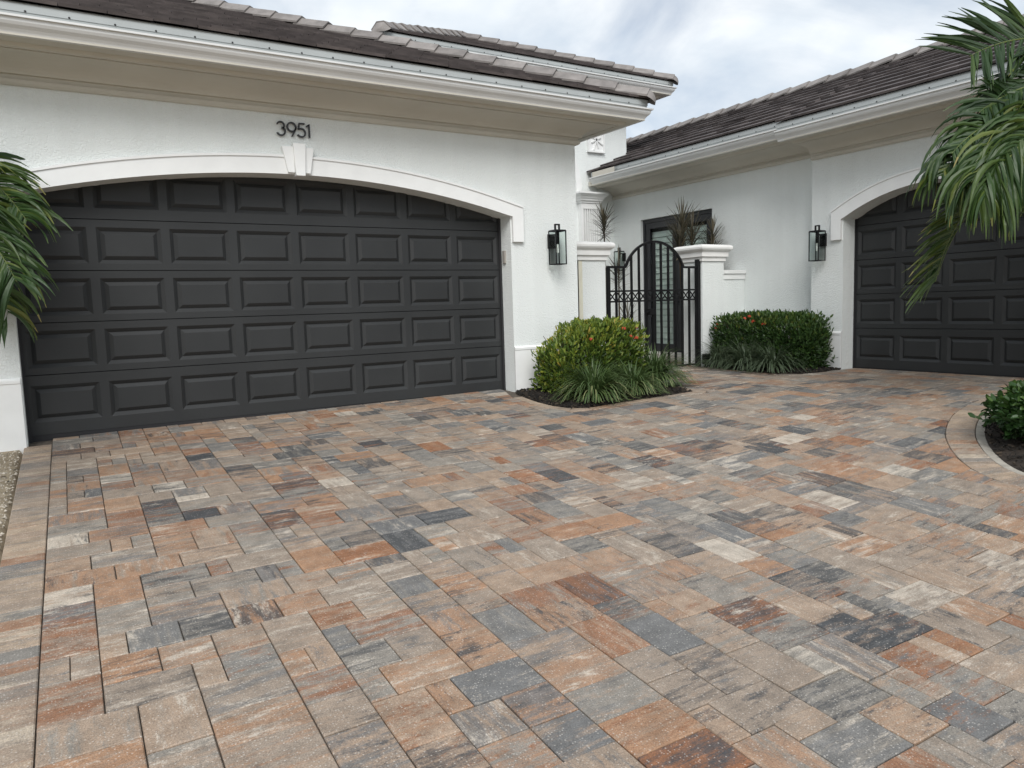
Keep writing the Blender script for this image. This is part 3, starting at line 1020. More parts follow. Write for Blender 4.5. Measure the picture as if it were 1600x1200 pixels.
def roof(name_lbl, planes):
    """planes: list of (origin, eave dir, plan up dir, polygon in (a,b_plan) coords, rows) -> deck + joined tiles"""
    dk = MB()
    tl = MB()
    for O, e, s, poly in planes:
        O, e, s = Vector(O), Vector(e), Vector(s)
        sd_ = Vector((s.x * cs, s.y * cs, sn))
        nrm = e.cross(sd_).normalized()
        if nrm.z < 0: nrm = -nrm
        pol = [(a, b_ / cs) for a, b_ in poly]
        if area(pol) < 0: pol = pol[::-1]
        dk.add([O + e * a + sd_ * b_ for a, b_ in pol], [tuple(range(len(pol)))])
        hs = []
        for i in range(len(pol)):
            p, q = pol[i], pol[(i + 1) % len(pol)]
            nx_, ny_ = q[1] - p[1], -(q[0] - p[0])
            hs.append((nx_, ny_, nx_ * p[0] + ny_ * p[1]))
        amin, amax = min(p[0] for p in pol), max(p[0] for p in pol)
        bmax = max(p[1] for p in pol)
        W, EX = .335, .345
        j = 0
        while j * EX < bmax:
            b0, b1 = j * EX - .0, j * EX + EX + .05
            a = amin - W + (W / 2 if j % 2 else 0)
            while a < amax:
                q = clip([(a + .003, b0), (a + W - .003, b0), (a + W - .003, b1), (a + .003, b1)], hs)
                a += W
                if len(q) < 3 or area(q) < .002: continue
                jit = random.gauss(0, .0022); tl_ = random.gauss(0, .006)
                top = []
                for (x, y) in q:
                    hgt = .044 - .034 * (y - b0) / (b1 - b0) + jit + (x - a) * tl_
                    top.append(O + e * x + sd_ * y + nrm * hgt)
                bot = [t - nrm * .026 for t in top]
                k = len(q)
                tl.add(top + bot, [tuple(range(k))] + [(k + i, k + (i + 1) % k, (i + 1) % k, i) for i in range(k)], (random.random(), 0.01, 0))
            j += 1
    d = dk.build("roof", M['deck'], house)
    t = tl.build("roof_tiles", M['tile'], d)
    t["kind"] = "stuff"
    return d


capm = MB()
cr = [(-.15, -.075), (-.055, .022), (.055, .022), (.15, -.075)]
LN = .44
vs = []
for x, lift, w in ((0, .034, 1.04), (LN, .004, .94)):
    for y, z in cr: vs.append((x, y * w, z + lift))
for x, lift, w in ((0, .012, 1.0), (LN, -.016, .9)):
    for y, z in cr: vs.append((x, y * w, z + lift))
fs = []
for i in range(3):
    fs += [(i, i + 1, 4 + i + 1, 4 + i), (8 + i, 12 + i, 12 + i + 1, 8 + i + 1)]
    fs.append((i, 8 + i, 8 + i + 1, i + 1)); fs.append((4 + i, 4 + i + 1, 12 + i + 1, 12 + i))
fs += [(0, 4, 12, 8), (3, 11, 15, 7)]
capm.add(vs, fs)
capmesh = capm.mesh("ridge_tile", M['ridge'])
endm = MB()
vs = []
for i in range(5):
    t = i / 4 * math.pi / 2
    w = math.cos(t) * .98 + .02
    for y, z in cr: vs.append((-.10 * math.sin(t), y * (.35 + .65 * w), .026 - .075 + (z + .075) * (.25 + .75 * w) - .03 * math.sin(t)))
fs = [(i * 4 + k, i * 4 + k + 1, i * 4 + 4 + k + 1, i * 4 + 4 + k) for i in range(4) for k in range(3)] + [(16, 17, 18, 19)]
endm.add(vs, fs)
endmesh = endm.mesh("ridge_end_tile", M['ridge'], smooth=True)


def ridge(parent, P, Q, end=True, lift=.075, maxn=99):
    P, Q = Vector(P), Vector(Q)
    v = (Q - P); L = v.length; v.normalize()
    y = Vector((0, 0, 1)).cross(v).normalized(); z = v.cross(y)
    k = min(maxn, int(L / .385))
    def put(me, pt, nm, jit=True):
        o = bpy.data.objects.new(nm, me)
        col.objects.link(o); o.parent = parent
        mt = Matrix((v, y, z)).transposed().to_4x4(); mt.translation = pt
        if jit: mt = mt @ Matrix.Rotation(random.gauss(0, .012), 4, 'X') @ Matrix.Rotation(random.gauss(0, .006), 4, 'Z')
        o.matrix_world = mt
    for i in range(k + 1):
        put(capmesh, P + v * (i * .385) + z * (lift + random.gauss(0, .003)), "ridge_tile")
    if end: put(endmesh, P + z * (lift - .01), "ridge_end_tile", False)


# left wing
Y0, X1, Z0 = -.885, 4.055, 3.40
YR = 3.77; dpt = YR - Y0
d = roof("l", [((-9, Y0, Z0), (1, 0, 0), (0, 1, 0), [(0, 0), (X1 + 9, 0), (X1 + 9 - dpt, dpt), (0, dpt)]),
               ((X1, Y0, Z0), (0, 1, 0), (-1, 0, 0), [(0, 0), (2 * dpt, 0), (dpt, dpt)]),
               ((-9, YR + dpt, Z0), (1, 0, 0), (0, -1, 0), [(0, 0), (X1 + 9, 0), (X1 + 9 - dpt, dpt), (0, dpt)])])
ridge(d, (X1 - .02, Y0 + .02, Z0 + .0), (X1 - dpt, YR, Z0 + dpt * SL))
ridge(d, (X1 - dpt, YR, Z0 + dpt * SL), (-9, YR, Z0 + dpt * SL), False, maxn=10)
# tower
tx0, tx1, ty0, tz = 2.235, 8.045, 2.815, 5.08
hw = (tx1 - tx0) / 2
d = roof("t", [((tx0, ty0, tz), (1, 0, 0), (0, 1, 0), [(0, 0), (2 * hw, 0), (hw, hw)]),
               ((tx1, ty0, tz), (0, 1, 0), (-1, 0, 0), [(0, 0), (2 * hw, 0), (hw, hw)]),
               ((tx0, ty0, tz), (0, 1, 0), (1, 0, 0), [(0, 0), (2 * hw, 0), (hw, hw)]),
               ((tx0, ty0 + 2 * hw, tz), (1, 0, 0), (0, -1, 0), [(0, 0), (2 * hw, 0), (hw, hw)])])
ap = (tx0 + hw, ty0 + hw, tz + hw * SL)
ridge(d, (tx0 + .02, ty0 + .02, tz), ap); ridge(d, (tx1 - .02, ty0 + .02, tz), ap)
# right wing: near eave, far eave set back on the same slope
xn, zn, XR = 6.235, 3.328, 9.2
xf_ = 6.435; zf = zn + (xf_ - xn) * SL
d = roof("r", [((xn, -9, zn), (0, 1, 0), (1, 0, 0), [(0, 0), (8.06, 0), (8.06, XR - xn), (0, XR - xn)]),
               ((xf_, -.94, zf), (0, 1, 0), (1, 0, 0), [(0, 0), (4.37, 0), (4.37, TX - xf_), (0, TX - xf_)]),
               ((TX, -.94, zf + (TX - xf_) * SL), (0, 1, 0), (1, 0, 0), [(0, 0), (8.5, 0), (8.5, XR - TX), (0, XR - TX)]),
               ((12.2, -9, zn), (0, 1, 0), (-1, 0, 0), [(0, 0), (17, 0), (17, 12.2 - XR), (0, 12.2 - XR)])])
ridge(d, (XR, -8.9, zn + (XR - xn) * SL), (XR, 6.2, zn + (XR - xn) * SL), False, lift=.06)

# tower dressings: fluted pilaster, relief panel, entrance arch trim
pb_ = MB()
px0, px1, pf = 6.22, 6.63, TY - .12
pl = [(px0, TY), (px0, pf), (px0 + .03, pf)]
nf = 7
fwid = (px1 - px0 - .06) / nf
for i in range(nf):
    a = px0 + .03 + i * fwid
    pl.append((a + .008, pf))
    for k in range(1, 6):
        t = k / 6 * math.pi
        pl.append((a + .008 + (fwid - .016) * (1 - math.cos(t)) / 2, pf + .07 * math.sin(t)))
    pl.append((a + fwid - .008, pf))
pl += [(px1 - .03, pf), (px1, pf), (px1, TY)]
vs = [(x, y, 0) for x, y in pl] + [(x, y, 2.76) for x, y in pl]
k = len(pl)
pb_.add(vs, [(i, i + 1, k + i + 1, k + i) for i in range(k - 1)])
pb_.box(px0 - .002, px1 + .002, pf - .002, TY, 2.76, 2.865)
pil = pb_.build("pilaster", M['trim'], house)
cb_ = MB()
prof = [(.0, 2.86), (.02, 2.865), (.02, 2.885), (.045, 2.905), (.05, 2.935), (.06, 2.94), (.075, 2.97), (.11, 3.005), (.125, 3.02), (.125, 3.05), (0, 3.06)]
sweep(cb_, [(px0, TY), (px0, pf), (px1, pf), (px1, TY)], prof)
cb_.build("capital", M['trim'], pil)
rb = MB()
rb.box(6.45, 6.84, TY - .03, TY + .01, 3.80, 4.26)
rel = bevel(rb.build("relief_panel", M['trim'], house), .006)
fb = MB()
for q in ((6.45, 6.84, 3.80, 3.83), (6.45, 6.84, 4.23, 4.26), (6.45, 6.48, 3.83, 4.23), (6.81, 6.84, 3.83, 4.23)):
    fb.box(q[0], q[1], TY - .055, TY - .03, q[2], q[3])
fb.build("frame", M['trim'], rel)
sb = MB()
for i in range(8):
    t = i * math.pi / 4 + .39
    L = .20 if i % 2 else .15
    p0 = (6.645, TY - .042, 4.03); p1 = (6.645 + L * math.cos(t) * .8, TY - .042, 4.03 + L * math.sin(t))
    sb.bar(p0, p1, .026, .022)
sb.build("star_ornament", M['trim'], rel)
ab = MB()
for i in range(24):
    t0, t1 = i / 24 * math.pi, (i + 1) / 24 * math.pi
    q = []
    for rr, tt in ((1.30, t0), (1.30, t1), (1.42, t1), (1.42, t0)):
        q.append((4.87 + rr * math.cos(tt), 3.07 + rr * .95 * math.sin(tt)))
    A = [(x, TY - .05, z) for x, z in q]; B = [(x, TY + .01, z) for x, z in q]
    ab.add(A + B, [(0, 1, 2, 3), (0, 4, 5, 1), (2, 6, 7, 3)])
ab.build("entrance_arch_trim", M['trim'], house)

# patio door: black frame, glazed leaves with white louvers behind the glass
XF = RF + .05
db = MB()
def fbox(y0, y1, z0, z1, x0=XF, x1=XF + .07): db.box(x0, x1, y0, y1, z0, z1)
fbox(DY0 + .005, DY0 + .06, .035, DZ - .004); fbox(DY1 - .06, DY1 - .005, .035, DZ - .004); fbox(DY0 + .06, DY1 - .06, DZ - .065, DZ - .004); fbox(DY0 + .06, DY1 - .06, .035, .075)
pd = db.build("patio_door", M['blackframe'], house)
for (y0, y1) in ((1.845, 2.635), (1.045, 1.835)):
    lb = MB()
    x0, x1 = XF + .012, XF + .058
    lb.box(x0, x1, y0, y0 + .11, .08, 2.435); lb.box(x0, x1, y1 - .11, y1, .08, 2.435)
    lb.box(x0, x1, y0 + .11, y1 - .11, 2.33, 2.435); lb.box(x0, x1, y0 + .11, y1 - .11, .08, .27)
    lb.build("door_leaf", M['blackframe'], pd)
    gb = MB(); gb.box(x0 + .018, x0 + .024, y0 + .11, y1 - .11, .27, 2.33); gb.build("glass_pane", M['glass'], pd)
    z = .30
    while z < 2.33:
        sl = MB(); sl.bar((XF + .10, y0 + .08, z), (XF + .10, y1 - .08, z), .012, .1)
        sl = MB()
        sl.add([(XF + .085, y0 + .06, z - .051), (XF + .085, y1 - .06, z - .051), (XF + .105, y1 - .06, z + .051), (XF + .105, y0 + .06, z + .051)], [(0, 1, 2, 3)])
        sl.add([(XF + .091, y0 + .06, z - .046), (XF + .091, y1 - .06, z - .046), (XF + .121, y1 - .06, z + .048), (XF + .121, y0 + .06, z + .048)], [(3, 2, 1, 0)])
        sl.build("louver", M['louver'], pd)
        z += .107
hb = MB(); hb.box(XF - .05, XF - .03, 1.87, 1.89, .95, 1.15); hb.box(XF - .04, XF + .02, 1.872, 1.888, 1.04, 1.06); hb.build("handle", M['iron'], pd)
mb = MB(); mb.box(RF + .25, RF + .27, DY0 - .3, DY1 + .3, 0, 2.7); mb.build("dark_room_backing", M['dark'], house)  # dark sheet standing in for the unlit room behind the door
mb = MB(); mb.box(RF - .42, RF + .1, DY0 - .12, DY1 + .12, .0, .13); bevel(mb.build("door_step", M['threshold'], house), .01)

# keypad on the garage reveal
kb = MB(); kb.box(2.43, 2.455, -.135, -.075, 1.53, 1.68)
bevel(kb.build("door_keypad", M['keypad'], house), .006)

# ------------------------------------------------------------------ house number
num = empty("house_number", (0, -.25, 2.745))
tag(num, "black metal house number 3951 on the wall above the keystone", "number")
NH = .128


def arc(cx, cz, rx, rz, a0, a1, k=14):
    return [(cx + rx * math.cos(R(a0 + (a1 - a0) * i / k)), cz + rz * math.sin(R(a0 + (a1 - a0) * i / k))) for i in range(k + 1)]


def digit(x, strokes):
    mb = MB()
    for st_ in strokes:
        w = .0072
        P3 = []
        for i, p in enumerate(st_):
            a = Vector(st_[max(0, i - 1)]); b_ = Vector(st_[min(len(st_) - 1, i + 1)])
            t = (b_ - a).normalized(); nn = Vector((-t.y, t.x)) * w
            P3.append((Vector(p) + nn, Vector(p) - nn))
        vs = []
        for (a, b_) in P3:
            vs += [(x + a.x, -.028, a.y), (x + b_.x, -.028, b_.y), (x + b_.x, -.010, b_.y), (x + a.x, -.010, a.y)]
        fs = [(0, 1, 2, 3), tuple((len(P3) - 1) * 4 + q for q in (3, 2, 1, 0))]
        for i in range(len(P3) - 1):
            for q in range(4):
                fs.append((i * 4 + q, (i + 1) * 4 + q, (i + 1) * 4 + (q + 1) % 4, i * 4 + (q + 1) % 4))
        mb.add(vs, fs)
        for e in (st_[0], st_[-1]):
            mb.bar((x + e[0], -.012, e[1]), (x + e[0], .002, e[1]), .006)
    mb.build("digit", M['number'], num)


digit(-.19, [arc(.040, .094, .034, .034, 160, -70, 12) + arc(.040, .040, .040, .040, 70, -155, 14)])
digit(-.088, [arc(.043, .086, .042, .042, 0, 360, 24), [(.083, .078), (.074, .055), (.045, .0)]])
digit(.012, [[(.072, NH), (.018, NH), (.010, .073)] + arc(.036, .040, .040, .040, 125, -150, 14)])
digit(.10, [[(.004, .105), (.028, NH), (.028, 0)]])

# ------------------------------------------------------------------ lanterns
def lantern(fm, u, face, zb, label, sc=1.0):
    root = empty("wall_lantern", fm(u, face, zb))
    tag(root, label, "lantern", "black wall lanterns of the house")
    o_ = fm(u, face, zb)
    def put(mbuild, name, mt):
        o = mbuild.build(name, mt, root)
        return o
    def B(mb, u0_, u1_, d0, d1, z0, z1):
        pts = [Vector(fm(u + a * sc, face + b_ * sc, zb + c * sc)) - o_ for a in (u0_, u1_) for b_ in (d0, d1) for c in (z0, z1)]
        mb.box(min(p.x for p in pts), max(p.x for p in pts), min(p.y for p in pts), max(p.y for p in pts), min(p.z for p in pts), max(p.z for p in pts))
    mb = MB(); B(mb, -.05, .05, -.02, .004, .2, .37); put(mb, "back_plate", M['iron'])
    W, D0, D1, H = .078, -.215, -.06, .40
    t = .011
    mb = MB()
    for (uu, dd) in ((-W, D0), (W - t, D0), (-W, D1 - t), (W - t, D1 - t)):
        B(mb, uu, uu + t, dd, dd + t, 0, H)
    for z in (0, H - t):
        B(mb, -W + t, W - t, D0, D0 + t, z, z + t); B(mb, -W + t, W - t, D1 - t, D1, z, z + t)
        B(mb, -W, -W + t, D0 + t, D1 - t, z, z + t); B(mb, W - t, W, D0 + t, D1 - t, z, z + t)
    put(mb, "cage", M['iron'])
    mb = MB(); B(mb, -W + .004, W - .004, D0 + .004, D1 - .004, H, H + .008); put(mb, "top_plate", M['iron'])
    mb = MB()
    B(mb, -.035, -.022, -.15, -.125, H + .008, H + .065); B(mb, .022, .035, -.15, -.125, H + .008, H + .065); B(mb, -.035, .035, -.15, -.125, H + .065, H + .08)
    put(mb, "bracket", M['iron'])
    mb = MB(); B(mb, -.012, .012, -.137, 0, H - .055, H - .035); put(mb, "arm", M['iron'])
    for q in ((-W + t, W - t, D0 + .004, D0 + .007), (-W + t, W - t, D1 - .007, D1 - .004)):
        mb = MB(); B(mb, q[0], q[1], q[2], q[3], t, H - t); put(mb, "glass_pane", M['glass'])
    for q in ((-W + .004, -W + .007), (W - .007, W - .004)):
        mb = MB(); B(mb, q[0], q[1], D0 + t, D1 - t, t, H - t); put(mb, "glass_pane", M['glass'])
    mb = MB(); B(mb, -.016, .016, (D0 + D1) / 2 - .016, (D0 + D1) / 2 + .016, H - .16, H); put(mb, "lamp_holder", M['iron'])
    mb = MB(); B(mb, -.011, .011, (D0 + D1) / 2 - .011, (D0 + D1) / 2 + .011, H - .26, H - .16); put(mb, "bulb", M['bulb'])
    return root


lantern(LEFT, 3.02, -.25, 1.50, "black lantern on the white wall right of the wide garage door")
lantern(RIGHT, -1.51, RW, 1.505, "black lantern on the white wall left of the narrow garage door")
lantern(mkright(0, 3.17), 0, RF, 1.62, "small black lantern seen beyond the gate near the patio door", .9)

# ------------------------------------------------------------------ gate, pillars, low wall
GY = .31
gate = empty("garden_gate", (5.21, GY, .04))
tag(gate, "black iron garden gate with arched top and crossed lattice band", "gate")
g0x, g1x = 4.33, 6.085


def gpart(name, fn, mt=None):
    mb = MB(); fn(mb)
    for i, v in enumerate(mb.v): mb.v[i] = (v[0] - 5.21, v[1] - GY, v[2] - .04)
    return mb.build(name, mt or M['iron'], gate)


def gtop(x):
    u = abs(x - 5.21)
    hw_, sg, z0 = .55, .36, 1.515
    if u >= hw_: return z0
    rad = (hw_ * hw_ + sg * sg) / (2 * sg)
    return z0 + sg - rad + math.sqrt(rad * rad - u * u)


nb_ = 13
barx = [g0x + .02 + (g1x - .09 - g0x) * i / (nb_ - 1) for i in range(nb_)]
for i, x in enumerate(barx):
    w = .026 if i not in (0, 6) else .055
    gpart("bar", lambda mb, x=x, w=w: mb.box(x - w / 2, x + w / 2, GY - .014, GY + .014, .055, gtop(x) - .005))
gpart("gate_post", lambda mb: mb.box(g1x - .06, g1x - .002, GY - .03, GY + .03, .035, 1.63))


def archbar(mb):
    k = 28
    pts = [(g0x, GY, 1.515)] + [(5.21 - .55 + 1.1 * i / k, GY, gtop(5.21 - .5499 + 1.0998 * i / k)) for i in range(k + 1)] + [(g1x - .06, GY, 1.515)]
    for a, b_ in zip(pts, pts[1:]): mb.bar(a, b_, .034, .03)


gpart("top_rail", archbar)
for z in (1.185, 1.042, .075):
    gpart("rail", lambda mb, z=z: mb.box(g0x, g1x - .06, GY - .018, GY + .018, z - .012, z + .012))
for a, b_ in zip(barx, barx[1:] + [g1x - .06]):
    if b_ - a < .05: continue
    def xx(mb, a=a, b_=b_):
        mb.bar((a + .013, GY - .004, 1.054), (b_ - .013, GY - .004, 1.173), .013)
        mb.bar((a + .013, GY + .006, 1.173), (b_ - .013, GY + .006, 1.054), .013)
    gpart("lattice_cross", xx)
gpart("lock_box", lambda mb: (mb.box(5.04, 5.19, GY - .035, GY + .035, .84, .93), mb.box(4.98, 5.05, GY - .06, GY - .045, .87, .89), mb.box(5.03, 5.05, GY - .06, GY - .03, .87, .89)))


def pillar(x0, x1, y0, y1, label, bare=None):
    root = empty("gate_pillar", ((x0 + x1) / 2, (y0 + y1) / 2, .03))
    tag(root, label, "pillar", "white capped pillars beside the gate")
    ox, oy = root.location.x, root.location.y
    mb = MB(); mb.box(x0 - ox, x1 - ox, y0 - oy, y1 - oy, -.12, 1.60); mb.build("shaft", M['stucco'], root)
    cb_ = MB()
    pr = [(.0, 1.57), (.022, 1.573), (.022, 1.625), (.03, 1.63), (.05, 1.638), (.05, 1.705), (.062, 1.712), (.085, 1.73), (.098, 1.75), (.1, 1.775), (.088, 1.80), (.06, 1.812)]
    pth = [(x0 - ox, y0 - oy), (x1 - ox, y0 - oy), (x1 - ox, y1 - oy), (x0 - ox, y1 - oy)]
    n = len(pr)
    vs = []
    for d, z in pr:
        for (x, y), (sx_, sy_) in zip(pth, ((-1, -1), (1, -1), (1, 1), (-1, 1))): vs.append((x + sx_ * d, y + sy_ * d, z))
    fs = []
    for i in range(n - 1):
        for q in range(4): fs.append((i * 4 + q, i * 4 + (q + 1) % 4, i * 4 + 4 + (q + 1) % 4, i * 4 + 4 + q))
    vs.append((0, 0, 1.825)); fs += [((n - 1) * 4 + q, (n - 1) * 4 + (q + 1) % 4, n * 4) for q in range(4)]
    cb_.add(vs, fs)
    cb_.build("cap", M['capw'], root)
    if bare:
        b2 = MB(); b2.box(bare[0] - ox, bare[1] - ox, y0 - oy - .004, y0 - oy + .05, -.1, 1.565); b2.build("unpainted_strip", M['bare'], root)


pillar(6.088, 6.54, .25, .66, "white capped pillar right of the gate, behind the low bushy hedge")
pillar(3.80, 4.255, .25, .66, "white capped pillar with a pale yellow strip left of the gate", (3.80, 3.862))
lw = empty("low_wall", (6.8, .4, .03))
tag(lw, "short low white wall with a banded cap between right pillar and house", "wall")
mb = MB(); mb.box(-.26, .268, -.09, .1, -.1, 1.30); mb.build("wall_body", M['stucco'], lw)
mb = MB(); mb.box(-.258, .266, -.105, .115, 1.30, 1.385); mb.box(-.258, .266, -.125, .135, 1.385, 1.44); bevel(mb.build("cap", M['trim'], lw), .005)

# ------------------------------------------------------------------ planting
def leaf(mb, p, d, n_, L, W, attr, fold=.25):
    d = d.normalized()
    s = d.cross(n_)
    if s.length < .01: s = d.cross(Vector((.3, .7, .2)))
    s.normalize(); nn = s.cross(d)
    pts = [p, p + d * L * .35 - s * W / 2 + nn * W * fold, p + d * L * .75 - s * W * .38 + nn * W * fold, p + d * L - nn * L * .08, p + d * L * .75 + s * W * .38 + nn * W * fold, p + d * L * .35 + s * W / 2 + nn * W * fold,
           p + d * L * .35, p + d * L * .75]
    mb.add(pts, [(0, 6, 1), (1, 6, 7, 2), (2, 7, 3), (0, 5, 6), (5, 4, 7, 6), (4, 3, 7)], attr)


def rnd_dir():
    while True:
        v = Vector((random.uniform(-1, 1), random.uniform(-1, 1), random.uniform(-1, 1)))
        if .05 < v.length < 1: return v.normalized()


def hnoise(x, y, z):
    return math.sin(x * 5.1 + 1.3) * math.cos(y * 6.3 + .4) * .5 + math.sin(z * 7.7 + x * 3) * .3 + math.sin(y * 11 + z * 5) * .2


def hedge(label, cat, c, half, zb, mt, nleaf, nflow, flow_pts, name, loose=None, leafL=(.042, .082), wr=.42):
    root = empty(name, (c[0], c[1], zb))
    tag(root, label, cat)
    fo = MB(); tw = MB()
    hx, hy, hz = half
    for i in range(nleaf):
        v = rnd_dir()
        # superellipsoid hedge surface
        ex = 6.5
        s = (abs(v.x) ** ex + abs(v.y) ** ex + abs(v.z) ** ex) ** (-1 / ex)
        q = v * s
        dep = 1 - abs(random.gauss(0, .10)) if random.random() < .75 else random.uniform(.55, .95)
        bump = 1 + .05 * hnoise(q.x * 2.5, q.y * 2.5, q.z * 2.5) + .06 * math.sin(q.x * 17 + q.y * 9) * math.sin(q.z * 13 + q.y * 15 + 1) + random.gauss(0, .032)
        P = Vector((q.x * hx, q.y * hy, q.z * hz)) * dep * bump
        if loose:
            P = loose(P, q)
            if P is None: continue
        P.z += hz
        if P.z < .03: continue
        out = Vector((q.x / hx, q.y / hy, q.z / hz)).normalized()
        dr = (out * .8 + Vector((0, 0, .75)) + rnd_dir() * .75)
        top_light = smooth01((P.z / (2 * hz) - .45) / .5)  # upper leaves coloured lighter, imitating light from above
        lv = max(0, min(1, random.gauss(.30 + .25 * top_light + .16 * hnoise(P.x * 3, P.y * 3, P.z * 2) + (.16 * smooth01((-P.x - .1) / .5) if loose else 0), .2)))
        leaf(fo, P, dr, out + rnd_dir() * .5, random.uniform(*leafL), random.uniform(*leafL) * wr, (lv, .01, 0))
    fo.build("foliage", mt, root)
    for i in range(26):
        a = Vector((random.uniform(-.5, .5) * hx, random.uniform(-.5, .5) * hy, -.02))
        e = Vector((random.uniform(-.9, .9) * hx, random.uniform(-.9, .9) * hy, random.uniform(1.2, 1.85) * hz))
        mid = (a + e) / 2 + rnd_dir() * .05
        tw.tube([a, mid, e], [.009, .006, .003], 5)
    tw.build("stems", M['wood'], root)["kind"] = "stuff"
    for (fx, fy, fz) in flow_pts:
        fl = MB()
        for k in range(26):
            v = rnd_dir(); v.z = abs(v.z)
            p = v * .026 * random.uniform(.7, 1.1)
            t = v.cross(rnd_dir()).normalized(); s2 = v.cross(t)
            r_ = .0105
            for ax in (t, s2, -t, -s2):
                sd2 = v.cross(ax) * .0045
                fl.add([p, p + ax * r_ * .6 + sd2 + v * .002, p + ax * r_ + v * .001, p + ax * r_ * .6 - sd2 + v * .002], [(0, 1, 2, 3)], (random.random(), .01, 0))
        o = fl.build("flower_cluster", M['flower'], root, loc=(fx - c[0], fy - c[1], fz - zb))
    return root


def looseL(P, q):
    # lower and ragged towards the garage door
    t = smooth01((-P.x - .15) / .42)
    if P.z > 0 and random.random() < .15 * t: return None
    P.z = P.z * (1 - .36 * t) - .12 * t + .03 * t * math.sin(P.y * 14 + P.x * 9)
    P.x -= .03 * t * math.sin(P.z * 15)
    if random.random() < .28 * t: return None
    return P


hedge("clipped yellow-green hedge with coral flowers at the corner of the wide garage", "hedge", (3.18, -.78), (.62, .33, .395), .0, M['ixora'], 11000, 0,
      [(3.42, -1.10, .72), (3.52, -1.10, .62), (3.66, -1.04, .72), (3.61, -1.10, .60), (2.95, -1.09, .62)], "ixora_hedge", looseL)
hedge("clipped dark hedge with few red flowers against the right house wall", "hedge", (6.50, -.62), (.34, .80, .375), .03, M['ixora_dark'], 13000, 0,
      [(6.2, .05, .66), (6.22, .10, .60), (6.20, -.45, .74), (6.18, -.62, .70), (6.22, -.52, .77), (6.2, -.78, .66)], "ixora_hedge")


def grass(name, label, x, y, z, n_, rad, L, mt, group, pale=.3):
    root = empty(name, (x, y, z))
    tag(root, label, "grass clump", group)
    bl = MB()
    for i in range(n_):
        a = random.uniform(0, 2 * math.pi)
        r_ = rad * .35 * math.sqrt(random.random())
        p = Vector((math.cos(a) * r_, math.sin(a) * r_, .01))
        a2 = a + random.gauss(0, .5)
        hd = Vector((math.cos(a2), math.sin(a2), 0))
        lean = .22 + .78 * random.random()
        LL = L * random.uniform(.65, 1.1) * (.72 + .36 * lean)
        d = (Vector((0, 0, 1)) * (1.15 - lean * .55) + hd * lean * .75).normalized()
        droop = random.uniform(.2, .4) * (.55 + lean)
        k = 8
        side = Vector((-hd.y, hd.x, 0))
        w = random.uniform(.0052, .0082)
        vs, cv_ = [], []
        for s in range(k + 1):
            f = s / k
            ww = w * (1 - f ** 3) + .0006
            vs += [p - side * ww, p + Vector((0, 0, -.0015)), p + side * ww]
            cv_ += [.75, .01, .75]
            d = (d + Vector((0, 0, -droop * (.35 + f * 1.2))) + side * random.gauss(0, .02)).normalized()
            p = p + d * LL / k
            if p.z < .012: p.z = .012 + random.random() * .01
        fs = []
        for s in range(k):
            fs += [(s * 3, s * 3 + 1, s * 3 + 4, s * 3 + 3), (s * 3 + 1, s * 3 + 2, s * 3 + 5, s * 3 + 4)]
        lv = max(0, min(1, random.gauss(.33, .2) + (pale if lean > .6 and random.random() < .5 else 0)))
        bl.add(vs, fs, (lv, .01, 0), cv_)
    bl.build("blades", mt, root)
    return root


GL = "striped grass clumps in the left bed"
grass("grass_clump", "largest striped grass clump, nearest the paving before the left hedge", 2.80, -1.32, gz(2.8, -1.3) + .02, 520, .22, .60, M['liriope'], GL, .5)
grass("grass_clump", "middle striped grass clump before the left hedge", 3.36, -1.32, gz(3.34, -1.24) + .02, 380, .16, .54, M['liriope'], GL, .5)
grass("grass_clump", "striped grass clump at the gate end of the left hedge", 3.98, -1.0, gz(3.9, -1.0) + .03, 520, .22, .64, M['liriope'], GL, .5)
GR_ = "dark grass clumps before the right hedge"
M['liri2'] = leafmat("dark_grass_blade", [(0, (.018, .045, .016)), (.7, (.035, .075, .03)), (1, (.16, .18, .1))], edge=(.16, .19, .12), rough=.45)
grass("grass_clump", "dark grass clump at the gate end of the right hedge", 6.13, -.10, .045, 300, .2, .62, M['liri2'], GR_, .1)
grass("grass_clump", "dark grass clump before the middle of the right hedge", 6.04, -.62, .045, 330, .2, .64, M['liri2'], GR_, .1)
grass("grass_clump", "dark grass clump at the garage end of the right hedge", 6.02, -1.08, .045, 330, .2, .60, M['liri2'], GR_, .1)


